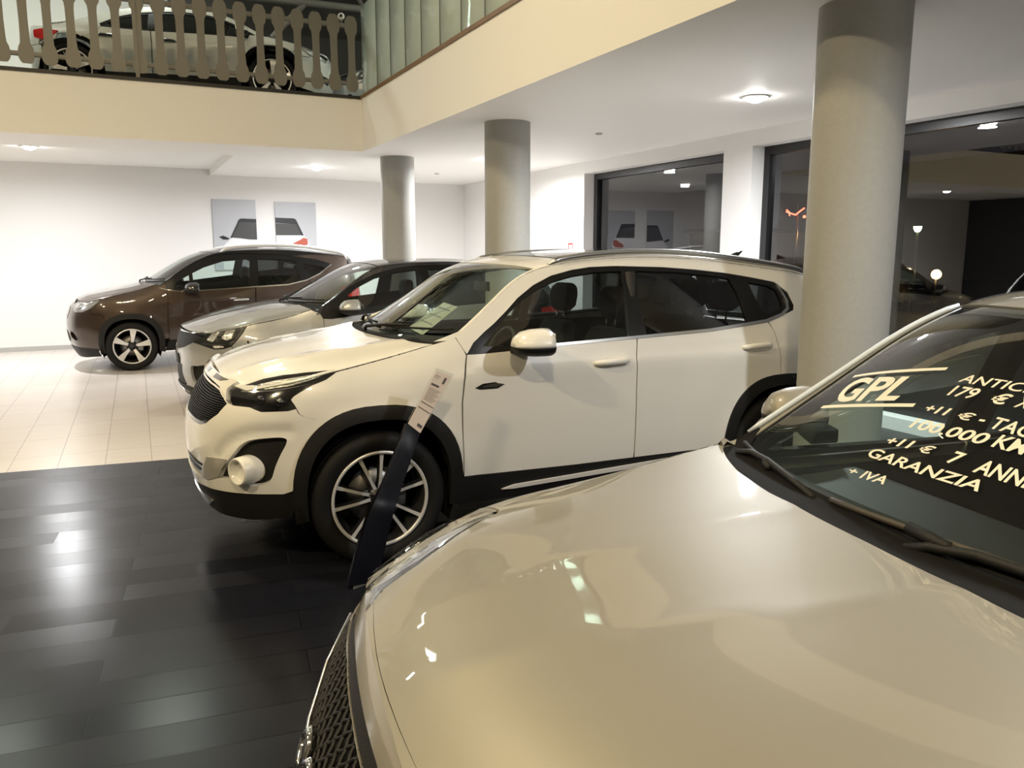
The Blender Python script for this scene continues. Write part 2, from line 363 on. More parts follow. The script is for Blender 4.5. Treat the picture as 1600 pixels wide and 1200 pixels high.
for (x, y, z, p), lab in zip(FLOOD, ['left', 'middle', 'deep', 'near']):
    m = MB(); m.box((-.28, -.18, 0), (.28, .18, .14)); r_ = m.build('floodlight', mat('lamp_housing', (.08, .08, .08), .5), bevel=.01, loc=(x, y, z-.06))
    tag(r_, 'rectangular warm floodlight high in the hall, %s' % {'deep': 'over the space in front of the white car', 'left': 'farthest left beside the railing side', 'middle': 'over the middle of the hall', 'near': 'closest to the camera'}[lab], 'floodlight', 'hall floodlights')
    q = MB(); q.box((-.25, -.15, -.008), (.25, .15, -.002)); q.build('lamp_glass', M_flood, r_)
    q = MB(); q.tube([(0, 0, .14), (0, 0, 7.0-z+.06)], .02, 8); q.build('hanger', M_steel, r_)
for (x, y), lab in zip([(5.0, 8.0), (5.04, 13.3)], ['small white smoke detector on the ceiling near the first window', 'small white smoke detector on the ceiling near the far corner']):
    m = MB(); m.lathe([(0, -.018), (.03, -.018), (.04, -.012), (.042, 0)], 'z', 24); tag(m.build('smoke_detector', mat('detector_grey', (.45, .45, .44), .5), loc=(x, y, 2.97)), lab, 'smoke detector', 'smoke detectors')

# ---------------------------------------------------------------- pictures on the back wall
def picture(name, label, x0, x1, z0, z1, bits):
    y = YB-.03
    m = MB(); m.box((-(x1-x0)/2, 0, z0-2.), ((x1-x0)/2, .03, z1-2.)); r_ = m.build(name, mat('picture_grey', (.47, .48, .505), .5, vary=(1.2, .08)), loc=((x0+x1)/2, y, 2.))
    tag(r_, label, 'picture'); cx_ = (x0+x1)/2
    for i, (n, poly, c) in enumerate(bits):
        b_ = MB(); b_.prism([(px-cx_, pz-2.) for px, pz in poly], 1, -.0015*(i+1), 0.0005); b_.build(n, mat('print_'+n, c, .5), r_)
W_, K_, G_ = (.74, .74, .75), (.012, .012, .014), (.05, .05, .048)
picture('wall_picture', 'grey wall picture of a white car\'s front half with windscreen and mirror', 1.555, 2.30, 1.30, 2.562, [
    ('printed_bonnet', [(1.847, 1.882), (1.985, 1.872), (2.165, 1.847), (2.30, 1.845), (2.30, 1.32), (1.70, 1.32), (1.68, 1.6), (1.72, 1.75), (1.818, 1.842)], W_),
    ('printed_windscreen', [(1.973, 2.156), (2.30, 2.164), (2.30, 1.852), (2.165, 1.856), (1.985, 1.879), (1.861, 1.885)], G_),
    ('printed_roof', [(2.011, 2.22), (2.059, 2.228), (2.30, 2.221), (2.30, 2.165), (1.966, 2.159)], K_),
    ('printed_pillar', [(1.996, 2.206), (2.024, 2.207), (1.854, 1.878), (1.83, 1.871)], K_),
    ('printed_mirror', [(1.643, 1.898), (1.713, 1.92), (1.806, 1.878), (1.804, 1.849), (1.709, 1.849)], K_)])
picture('wall_picture', 'grey wall picture of a white car\'s rear half with a red tail lamp', 2.64, 3.39, 1.30, 2.54, [
    ('printed_bodywork', [(2.64, 1.93), (3.141, 1.931), (3.227, 1.85), (3.25, 1.6), (3.25, 1.32), (2.64, 1.32)], W_),
    ('printed_rear_window', [(2.641, 2.152), (3.047, 2.135), (3.112, 1.938), (2.641, 1.934)], G_),
    ('printed_roof', [(2.641, 2.253), (2.986, 2.244), (3.047, 2.143), (3.04, 2.135), (2.641, 2.159)], K_),
    ('printed_pillar', [(2.978, 2.244), (3.014, 2.223), (3.142, 1.938), (3.104, 1.93)], K_),
    ('printed_tail_lamp', [(2.933, 1.723), (2.951, 1.79), (3.071, 1.849), (3.147, 1.894), (3.213, 1.865), (3.217, 1.776), (3.14, 1.724)], (.42, .09, .055))])
# small red fire sign on the window wall
m = MB(); m.box((-.006, -.085, -.10), (0, .085, .10)); s_ = m.build('fire_sign', mat('sign_white', (.75, .73, .7), .4), loc=(XR, 11.02, 1.685)); tag(s_, 'small red and white fire sign on the white wall beside the first window', 'sign')
m = MB(); m.box((-.008, -.075, .06), (-.006, .075, .09)); m.box((-.008, .045, -.09), (-.006, .075, .06)); m.box((-.008, -.075, -.09), (-.006, -.055, .06)); m.build('red_pictogram', mat('sign_red', (.62, .05, .04), .4), s_)

# ---------------------------------------------------------------- the street at night
m = MB(); m.box((XR+.3, -30, -.15), (60, 60, -.05)); structure(m.build('ground', mat('asphalt', (.03, .03, .032), .6)))
m = MB(); m.box((-4, 0, 0), (4, 3, 2.45)); b_ = m.build('street_building', mat('ochre_wall', (.34, .25, .15), .8), loc=(26.5, 25.4, -.05)); tag(b_, 'low ochre building lit orange, seen through the window left of the nearest column', 'building')
m = MB(); m.box((-4.2, -.2, 2.45), (4.2, 3.2, 2.6)); m.build('roof_slab', mat('roof_grey', (.06, .06, .06), .7), b_)
m = MB(); m.box((0, 0, 0), (6, 30, 7)); b_ = m.build('street_building', mat('night_wall', (.035, .033, .033), .8), loc=(44, 6, -.05)); tag(b_, 'tall dark building across the street behind the lamps', 'building')
def orange_light(x, y, z, p, c):
    d = bpy.data.lights.new('street_glow', 'POINT'); d.energy = p; d.color = c; d.shadow_soft_size = .2; o = bpy.data.objects.new('street_glow', d); col.objects.link(o); o.location = (x, y, z)
orange_light(20.2, 19.9, 2.2, 60, (1, .55, .25))
t = thing('neon_sign', 'red neon zigzag sign glowing outside the window left of the nearest column', 'neon sign', (20, 19.85, 2.9))
M_neon = emis('neon_red', (1, .10, .05), 7)
m = MB(); m.tube([(0, .40, .08), (0, .25, -.03), (0, 0, -.10), (0, -.22, .03), (0, -.36, .10)], .022, 8); m.build('neon_tube', M_neon, t)
m = MB(); m.tube([(0, .42, .02), (0, .28, -.02), (0, .26, -.12)], .02, 8); m.build('neon_tube', M_neon, t)
m = MB(); m.ball((0, -.38, -.17), .05, 10); m.build('neon_bulb', M_neon, t)
m = MB(); m.tube([(.1, 0, -2.95), (.1, 0, .2)], .03, 8); m.build('pole', M_steel, t)
t = thing('street_lamp', 'tall street lamp with greenish light seen through the window right of the nearest column', 'street lamp', (20, 15.31, -.05))
m = MB(); m.tube([(0, 0, 0), (0, 0, 2.42)], .035, 8); m.build('pole', M_frame, t)
m = MB(); m.lathe([(0, 2.20), (.06, 2.22), (.10, 2.30), (.11, 2.36)], 'z', 16); m.build('lamp_bowl', emis('lamp_green', (.85, 1, .45), 14), t)
m = MB(); m.lathe([(.11, 2.36), (.12, 2.40), (.02, 2.44), (0, 2.44)], 'z', 16); m.build('lamp_cap', M_frame, t)
t = thing('street_lamp', 'low orange street lamp glaring through the window right of the nearest column', 'street lamp', (20, 14.62, -.05))
m = MB(); m.tube([(0, 0, 0), (0, 0, 1.0)], .03, 8); m.build('pole', M_frame, t)
m = MB(); m.ball((0, 0, 1.06), .13, 16); m.build('lamp_globe', emis('lamp_orange', (1, .55, .16), 22), t)
def parked(loc, lab, red, rz):
    t = thing('parked_car', lab, 'car', loc, rz); mm = mat('night_car_paint', (.05, .05, .055), .2, coat=1)
    m = MB(); rings = []
    for y, k in ((-.85, .9), (-.8, 1), (.8, 1), (.85, .9)):
        rings.append([(x*k, y, z*k+.05) for x, z in [(-2.1, .25), (-2.1, .7), (-1.6, .85), (-1.0, .9), (-.4, 1.4), (1.0, 1.42), (1.7, .98), (2.05, .9), (2.1, .3)]])
    m.loft(rings); m.build('car_body', mm, t, bevel=.03)
    for x in (-1.3, 1.3):
        for y in (-.78, .78):
            w_ = MB(); w_.lathe([(.1, -.09), (.31, -.09), (.32, 0), (.31, .09), (.1, .09)], 'y', 20); w_.build('wheel', mat('rubber', (.018, .018, .018), .7), t, loc=(x, y, .32))
    for y in (-.6, .6):
        l = MB(); l.ball((2.06, y, .8), (.06, .12, .06), 10); l.build('tail_lamp', emis('tail_red', (1, .08, .04), 5), t)
        l = MB(); l.ball((-2.05, y, .66), (.08, .13, .07), 10); l.build('head_lamp', emis('head_warm', (1, .6, .25), 3), t)
parked((18.5, 15.9, -.05), 'dark car parked outside beyond the window, its red tail lamps lit', True, R(200))
parked((22.8, 21.6, -.05), 'dark car outside beside the orange lit building', False, R(120))

# ---------------------------------------------------------------- price stand
ps = thing('price_stand', 'leaning navy price stand with a printed paper sheet, beside the white car\'s front wheel', 'price stand', (.97, 3.72, 0))
M_navy = mat('navy_metal', (.004, .005, .011), .45, spec=.3)
def rs(p): return (p[0]-.97, p[1])
m = MB(); m.add([(-.05, -.04, 0), (.14, .03, 0), (.31, .14, 0), (.04, .20, 0), (-.05, -.04, .012), (.14, .03, .012), (.31, .14, .012), (.04, .20, .012)], [(0, 3, 2, 1), (4, 5, 6, 7), (0, 1, 5, 4), (1, 2, 6, 5), (2, 3, 7, 6), (3, 0, 4, 7)]); m.build('base_plate', mat('stand_grey', (.05, .05, .052), .35), ps, bevel=.003)
m = MB()
for a, b_ in (([(.902, .010), (1.050, .010), (1.088, .14), (.951, .19)], 0), ([(.951, .19), (1.088, .14), (1.14, .335), (1.019, .379)], 0), ([(1.019, .379), (1.14, .335), (1.197, .497), (1.105, .532)], 0), ([(1.105, .532), (1.197, .497), (1.297, .754), (1.225, .808)], 0)):
    m.prism([rs(p) for p in a], 1, -.012, .022)
m.build('post', M_navy, ps, bevel=.003)
def sl(u, v):  # u across 0..1, v up 0..1 on the sheet
    A, B_, C_, D_ = np.array([1.231, .81]), np.array([1.294, .755]), np.array([1.464, 1.03]), np.array([1.385, 1.065])
    p = A*(1-u)*(1-v)+B_*u*(1-v)+C_*u*v+D_*(1-u)*v; return rs(p)
m = MB(); m.prism([sl(-.06, -.01), sl(1.1, -.01), sl(1.1, 1.05), sl(-.06, 1.05)], 1, -.012, -.004); m.build('holder', glass('clear_acrylic', (.93, .94, .95), 1.45), ps)
m = MB(); m.prism([sl(0, 0), sl(1, 0), sl(1, 1), sl(0, 1)], 1, -.016, -.0135); sh = m.build('paper_sheet', mat('paper_pink', (.78, .68, .62), .6), ps)
m = MB()
for u0, u1, v0, v1 in ((.68, .82, .84, .95), (.10, .62, .755, .79), (.05, .95, .43, .443), (.05, .95, .33, .343), (.55, .9, .06, .11), (.08, .4, .93, .937), (.08, .35, .90, .906)):
    m.prism([sl(u0, v0), sl(u1, v0), sl(u1, v1), sl(u0, v1)], 1, -.0172, -.0158)
for i in range(9):
    v = .70-i*.026; m.prism([sl(.12, v), sl(.9-.1*(i % 3), v), sl(.9-.1*(i % 3), v+.006), sl(.12, v+.006)], 1, -.0170, -.0158)
m.build('printed_lines', mat('print_ink', (.12, .11, .11), .6), sh)
# ---------------------------------------------------------------- smooth curves and car-body charts
def spl(xs, ys, mono=True):
    xs = np.asarray(xs, float); ys = np.asarray(ys, float); n = len(xs)
    h = np.diff(xs); d = np.diff(ys)/h
    m = np.zeros(n)
    if n == 2: m[:] = d[0]
    else:
        for i in range(1, n-1):
            if mono:
                if d[i-1]*d[i] > 0:
                    w1 = 2*h[i]+h[i-1]; w2 = h[i]+2*h[i-1]
                    m[i] = (w1+w2)/(w1/d[i-1]+w2/d[i])
            else:
                m[i] = (h[i]*d[i-1]+h[i-1]*d[i])/(h[i]+h[i-1])
        m[0] = 1.5*d[0]-.5*m[1]; m[-1] = 1.5*d[-1]-.5*m[-2]
        if mono:
            if m[0]*d[0] < 0: m[0] = 0
            if m[-1]*d[-1] < 0: m[-1] = 0
    def f(x):
        x = np.asarray(x, float)
        k = np.clip(np.searchsorted(xs, x)-1, 0, n-2)
        t = (x-xs[k])/h[k]
        lin_lo = x < xs[0]; lin_hi = x > xs[-1]
        tc = np.clip(t, 0, 1)
        t2 = tc*tc; t3 = t2*tc
        v = (2*t3-3*t2+1)*ys[k]+(t3-2*t2+tc)*h[k]*m[k]+(-2*t3+3*t2)*ys[k+1]+(t3-t2)*h[k]*m[k+1]
        v = np.where(lin_lo, ys[0]+m[0]*(x-xs[0]), v)
        v = np.where(lin_hi, ys[-1]+m[-1]*(x-xs[-1]), v)
        return v
    return f

def nspl(xs, ys):
    """natural cubic spline (curvature-continuous)"""
    xs = np.asarray(xs, float); ys = np.asarray(ys, float); n = len(xs); h = np.diff(xs)
    A = np.eye(n); r = np.zeros(n)
    for i in range(1, n-1):
        A[i, i-1] = h[i-1]; A[i, i] = 2*(h[i-1]+h[i]); A[i, i+1] = h[i]
        r[i] = 6*((ys[i+1]-ys[i])/h[i]-(ys[i]-ys[i-1])/h[i-1])
    M = np.linalg.solve(A, r)
    def f(x):
        x = np.asarray(x, float); k = np.clip(np.searchsorted(xs, x)-1, 0, n-2)
        a = xs[k+1]-x; b = x-xs[k]; hk = h[k]
        v = (M[k]*a**3+M[k+1]*b**3)/(6*hk)+(ys[k]/hk-M[k]*hk/6)*a+(ys[k+1]/hk-M[k+1]*hk/6)*b
        d0 = (ys[1]-ys[0])/h[0]-h[0]*(2*M[0]+M[1])/6; d1 = (ys[-1]-ys[-2])/h[-1]+h[-1]*(M[-2]+2*M[-1])/6
        v = np.where(x < xs[0], ys[0]+d0*(x-xs[0]), v); v = np.where(x > xs[-1], ys[-1]+d1*(x-xs[-1]), v)
        return v
    return f

def sstep(a, b, x):
    t = np.clip((np.asarray(x, float)-a)/(b-a), 0, 1)
    return t*t*(3-2*t)

class Body:
    """Skin of a car. Local frame: x rearwards from the front axle, y to the right, z up; the left side is at -y.
    side(s, z): s runs round the plan outline (s = x along the flank), z is height.
    top(a, t): a runs over rows from the cowl to the tail, t from -1 (left edge) to 1.
    hood(a, t): the same from the leading edge to the cowl."""
    def __init__(B, plan, i0, i1, dxf, dxr, pf, pc, blend, arches=(), creases=(), rows=(), hrows=(), hcrease=None, dents=()):
        B.dents = dents
        plan = np.array(plan, float); n = len(plan)
        s = np.zeros(n); s[i0:i1+1] = plan[i0:i1+1, 0]
        for i in range(i0-1, -1, -1): s[i] = s[i+1]-np.hypot(*(plan[i+1]-plan[i]))
        for i in range(i1+1, n): s[i] = s[i-1]+np.hypot(*(plan[i]-plan[i-1]))
        B.sn, B.st, B.sc, B.sr = s[0], s[-1], s[i0], s[i1]
        # reflect two knots past each end so the nose and tail are rounded
        ss = np.r_[2*s[0]-s[2], 2*s[0]-s[1], s, 2*s[-1]-s[-2], 2*s[-1]-s[-3]]
        xx = np.r_[plan[2, 0], plan[1, 0], plan[:, 0], plan[-2, 0], plan[-3, 0]]
        yy = np.r_[-plan[2, 1], -plan[1, 1], plan[:, 1], -plan[-2, 1], -plan[-3, 1]]
        B.X0 = spl(ss, xx, False); B.Y0 = spl(ss, yy, False)
        B.dxf = spl(*zip(*dxf)); B.dxr = spl(*zip(*dxr))
        B.pf = spl(*zip(*pf)); B.pc = spl(*zip(*pc)); B.blend = blend
        B.arches = arches; B.creases = creases
        B.nrow = len(rows)
        if rows:
            R = np.array(rows, float); k = np.arange(len(rows))
            B.R = [nspl(k, R[:, j]) for j in range(R.shape[1])]
        if hrows:
            R = np.array(hrows, float); k = np.arange(len(hrows))
            B.H = [nspl(k, R[:, j]) for j in range(R.shape[1])]
        B.hcrease = hcrease
    def side(B, s, z):
        s = np.asarray(s, float); z = np.asarray(z, float)
        sg = np.where(s < B.sn, -1., 1.); s = np.where(s < B.sn, 2*B.sn-s, s)
        sg = np.where(s > B.st, -sg, sg); s = np.where(s > B.st, 2*B.st-s, s)
        u = np.clip((B.sc-s)/(B.sc-B.sn), 0, 1); wf = 1-(1-u)**2
        v = np.clip((s-B.sr)/(B.st-B.sr), 0, 1); wr = 1-(1-v)**2
        x = B.X0(s)+B.dxf(z)*wf+B.dxr(z)*wr
        b = sstep(B.blend[0], B.blend[1], s)
        fr = B.pf(z)*(1-b)+B.pc(z)*b
        y = B.Y0(s)*fr
        for (xc, zc, r, amp, w) in B.arches:
            d = np.hypot(s-xc, z-zc); y = y+amp*np.exp(-((np.maximum(d-r, 0))/w)**2)*np.where(z > .1, 1, 0)
        for (s0, z0, s1, z1, amp, wu, wd) in B.creases:      # a line that stands out (amp > 0), width above / below
            zl = z0+(z1-z0)*(s-s0)/(s1-s0); d = z-zl
            win = sstep(s0, s0+.25, s)*(1-sstep(s1-.25, s1, s))
            y = y+amp*win*np.exp(-np.abs(d)/np.where(d > 0, wu, wd))
        for (line, rr, amp) in B.dents:                    # a soft hollow along a line
            d = np.full(np.shape(s), 9.)
            for (s0, z0), (s1, z1) in zip(line, line[1:]):
                k = np.clip(((s-s0)*(s1-s0)+(z-z0)*(z1-z0))/((s1-s0)**2+(z1-z0)**2), 0, 1)
                d = np.minimum(d, np.hypot(s-s0-k*(s1-s0), z-z0-k*(z1-z0)))
            g = amp*np.exp(-(d/rr)**2); y = y-g; x = x+g*.6*wf
        return np.stack([x, -sg*y, z], -1)
    def edge(B, s, z): return B.side(s, z)
    def _rows(B, F, a, t, lead=None):
        a = np.asarray(a, float); t = np.asarray(t, float)
        se, ze, xc, zc, m, q = [f(a) for f in F[:6]]
        E = B.side(se, ze); u = np.sin(np.abs(t)*np.pi/2)
        y = np.sign(t)*u*np.abs(E[..., 1])
        x = xc+(E[..., 0]-xc)*u**2
        z = ze+(zc-ze)*np.maximum(1-u**m, 0)**q
        return np.stack([x, y, z], -1)
    def top(B, a, t): return B._rows(B.R, a, t)
    def hood(B, a, t):
        P = B._rows(B.H, a, t)
        a = np.asarray(a, float); t = np.asarray(t, float)
        w = np.clip(1-a/1.0, 0, 1)**2
        u = np.abs(t); a0 = np.zeros_like(a)
        s0 = B.sn+(float(B.H[0](0.))-B.sn)*np.sin(u*np.pi/2)**1.0
        zl = float(B.H[3](0.))+(float(B.H[1](0.))-float(B.H[3](0.)))*np.sin(u*np.pi/2)**2
        L = B.side(s0, zl); L[..., 1] = np.abs(L[..., 1])*np.sign(t)
        D = L-B._rows(B.H, a0, t)
        P = P+D*w[..., None]
        if B.hcrease is not None:
            for (y0, y1, amp, wd) in B.hcrease:       # crease running back over the bonnet
                k = float(B.nh()-1); yl = y0+(y1-y0)*a/k
                P[..., 2] = P[..., 2]+amp*np.exp(-(np.sqrt((np.abs(P[..., 1])-yl)**2+.012**2)-.012)/wd)*sstep(0, .6, a)
        return P
    def nh(B): return B._nh

def chaikin(pts, keep=()):
    """Round a closed outline through its points (Catmull-Rom); indices in keep stay sharp."""
    n = len(pts); P = np.array(pts, float); out = []
    for i in range(n):
        p1, p2 = P[i], P[(i+1) % n]
        p0 = P[i-1] if i not in keep else p1-(p2-p1)
        p3 = P[(i+2) % n] if (i+1) % n not in keep else p2+(p2-p1)
        for t in (0, .25, .5, .75):
            a = np.linalg.norm(p1-p0)**.5+1e-9; b = np.linalg.norm(p2-p1)**.5+1e-9; c = np.linalg.norm(p3-p2)**.5+1e-9
            m1 = (p2-p1)/b-(p2-p0)/(a+b)+(p1-p0)/a; m2 = (p2-p1)/b-(p3-p1)/(b+c)+(p3-p2)/c
            m1 = m1*b; m2 = m2*b
            out.append(tuple((2*t**3-3*t**2+1)*p1+(t**3-2*t**2+t)*m1+(-2*t**3+3*t**2)*p2+(t**3-t**2)*m2))
    return out

def inside(pts, poly):
    P = np.asarray(pts, float); Q = np.asarray(poly, float); c = np.zeros(len(P), bool)
    x, y = P[:, 0], P[:, 1]
    for i in range(len(Q)):
        (x1, y1), (x2, y2) = Q[i-1], Q[i]
        if y1 == y2: continue
        k = ((y1 > y) != (y2 > y)) & (x < (x2-x1)*(y-y1)/(y2-y1)+x1)
        c ^= k
    return c

def ell(cx, cz, rx, rz, a0=0, a1=360, n=28):
    return [(cx+rx*math.cos(math.radians(a0+(a1-a0)*i/n)), cz+rz*math.sin(math.radians(a0+(a1-a0)*i/n))) for i in range(n+1)]

def panel_mesh(name, fn, outer, holes=(), off=0., thick=.008, res=.05, mirror=False, center=(1.3, 0, .7), scale=(1, 1), inset=0., wall=None):
    """A sheet of bodywork: the area inside an outline (minus holes) laid on a curved skin, with a turned-in rim.
    scale: metres per chart unit, so that chart distances compare with res."""
    sc = np.array(scale, float)
    def dens(poly):
        out = []
        for i in range(len(poly)):
            p = np.array(poly[i], float); q = np.array(poly[(i+1) % len(poly)], float)
            k = max(1, int(math.ceil(np.linalg.norm((q-p)*sc)/(res*.6))))
            for j in range(k): out.append(p+(q-p)*j/k)
        return out
    loops = [dens(outer)]+[dens(h) for h in holes]
    clean = []
    for L in loops:
        M = []
        for p in L:
            if not M or np.linalg.norm((p-M[-1])*sc) > 1e-4: M.append(p)
        if np.linalg.norm((M[0]-M[-1])*sc) < 1e-4: M.pop()
        clean.append(M)
    loops = clean
    B = np.array(loops[0]); lo, hi = B.min(0), B.max(0)
    gx = np.arange(lo[0]+res/sc[0]/2, hi[0], res/sc[0]); gy = np.arange(lo[1]+res/sc[1]/2, hi[1], res/sc[1])
    pts = np.array([(x, y) for x in gx for y in gy]) if len(gx) and len(gy) else np.zeros((0, 2))
    allb = np.array([p for L in loops for p in L])
    if len(pts):
        k = inside(pts, loops[0])
        for h in loops[1:]: k &= ~inside(pts, h)
        pts = pts[k]
    if len(pts):
        d = np.min(np.linalg.norm((pts[:, None, :]-allb[None])*sc, axis=2), axis=1); pts = pts[d > res*.35]
    verts = [Vector((p*sc).tolist()) for p in allb]; edges = []; n0 = 0
    for L in loops:
        m = len(L); edges += [(n0+i, n0+(i+1) % m) for i in range(m)]; n0 += m
    verts += [Vector((p*sc).tolist()) for p in pts]
    vo, eo, fo, *_ = geometry.delaunay_2d_cdt(verts, edges, [], 0, 1e-6)
    Q = np.array([(v.x, v.y) for v in vo])/sc
    F = np.array([f for f in fo if len(f) == 3])
    cen = Q[F].mean(1); k = inside(cen, loops[0])
    for h in loops[1:]: k &= ~inside(cen, h)
    a2 = np.abs(np.cross((Q[F[:, 1]]-Q[F[:, 0]])*sc, (Q[F[:, 2]]-Q[F[:, 0]])*sc)); k &= a2 > 1e-9
    F = F[k]
    used = np.unique(F); remap = -np.ones(len(Q), int); remap[used] = np.arange(len(used)); Q = Q[used]; F = remap[F]
    e = 2e-3/sc
    P = fn(Q[:, 0], Q[:, 1])
    du = fn(Q[:, 0]+e[0], Q[:, 1])-fn(Q[:, 0]-e[0], Q[:, 1]); dv = fn(Q[:, 0], Q[:, 1]+e[1])-fn(Q[:, 0], Q[:, 1]-e[1])
    N = np.cross(du, dv); N /= np.maximum(np.linalg.norm(N, axis=1, keepdims=True), 1e-9)
    if np.mean(np.einsum('ij,ij->i', N, P-np.array(center))) < 0: N = -N; 
    fn_ = np.cross(P[F[:, 1]]-P[F[:, 0]], P[F[:, 2]]-P[F[:, 0]])
    flip = np.einsum('ij,ij->i', fn_, N[F[:, 0]]) < 0
    F[flip] = F[flip][:, ::-1]
    P = P+N*off
    if mirror:
        P = P*[1, -1, 1]; N = N*[1, -1, 1]; F = F[:, ::-1]
    V = P.tolist(); NN = N.tolist(); faces = F.tolist()
    if thick:
        cnt = {}
        for f in faces:
            for i in range(3):
                a, b = f[i], f[(i+1) % 3]; cnt[(a, b)] = cnt.get((a, b), 0)+1
        be = [(a, b) for (a, b) in cnt if (b, a) not in cnt]
        top = {}; bot = {}
        def g(d, i, o):
            if i not in d:
                d[i] = len(V); V.append((P[i]-N[i]*o).tolist()); NN.append([0, 0, 0])
            return d[i]
        for a, b in be:
            faces.append([g(top, b, 0), g(top, a, 0), g(bot, a, thick), g(bot, b, thick)])
    me = bpy.data.meshes.new(name); me.from_pydata(V, [], faces); me.update()
    for p in me.polygons: p.use_smooth = True
    me.normals_split_custom_set_from_vertices(NN)
    return me

class Coach:
    """Fits panels to one car."""
    def __init__(s, root, body): s.root = root; s.b = body
    def fn(s, c): return {'S': s.b.side, 'T': s.b.top, 'H': s.b.hood}[c]
    def sc(s, c): return {'S': (1, 1), 'T': (.45, .8), 'H': (.3, .8)}[c]
    def put(s, name, chart, poly, m, holes=(), off=0., thick=.012, mode='left', parent=None, res=.05, label=None):
        out = []
        for mir in ((False,) if mode in ('left', 'mid') else (False, True)):
            me = panel_mesh(name, s.fn(chart), poly, holes, off, thick, res, mir, scale=s.sc(chart))
            par = parent
            if isinstance(parent, (list, tuple)): par = parent[1 if mir else 0]
            o = obj(name, me, m, par if par is not None else s.root)
            if label: o['label'] = label
            out.append(o)
        return out if len(out) > 1 else out[0]
    def sym(s, half): return list(half)+[(2*s.b.sn-a, z) for a, z in reversed(half) if abs(a-s.b.sn) > 1e-4]
    def symr(s, half): return list(half)+[(2*s.b.st-a, z) for a, z in reversed(half) if abs(a-s.b.st) > 1e-4]
    def hoodline(s, a0, a1, n=14, dz=-.004):
        return [(float(s.b.H[0](a0+(a1-a0)*i/n)), float(s.b.H[1](a0+(a1-a0)*i/n))+dz) for i in range(n+1)]
    def hood_a(s, x):
        k = np.linspace(0, s.b._nh-1, 200); return float(np.interp(x, s.b.H[0](k), k))
    def roofline(s, a0, a1, n=24):
        out = []
        for i in range(n+1):
            a = a0+(a1-a0)*i/n; out.append((float(s.b.R[0](a)), float(s.b.R[1](a))))
        return out

def sell(cx, cz, rx, rz, a0, a1, n=30, e=2.5):
    """part of a rounded-square arch; angles in degrees, 0 = rearwards, 90 = up"""
    out = []
    for i in range(n+1):
        t = R(a0+(a1-a0)*i/n); c, q = math.cos(t), math.sin(t)
        out.append((cx+rx*math.copysign(abs(c)**(2/e), c), cz+rz*math.copysign(abs(q)**(2/e), q)))
    return out

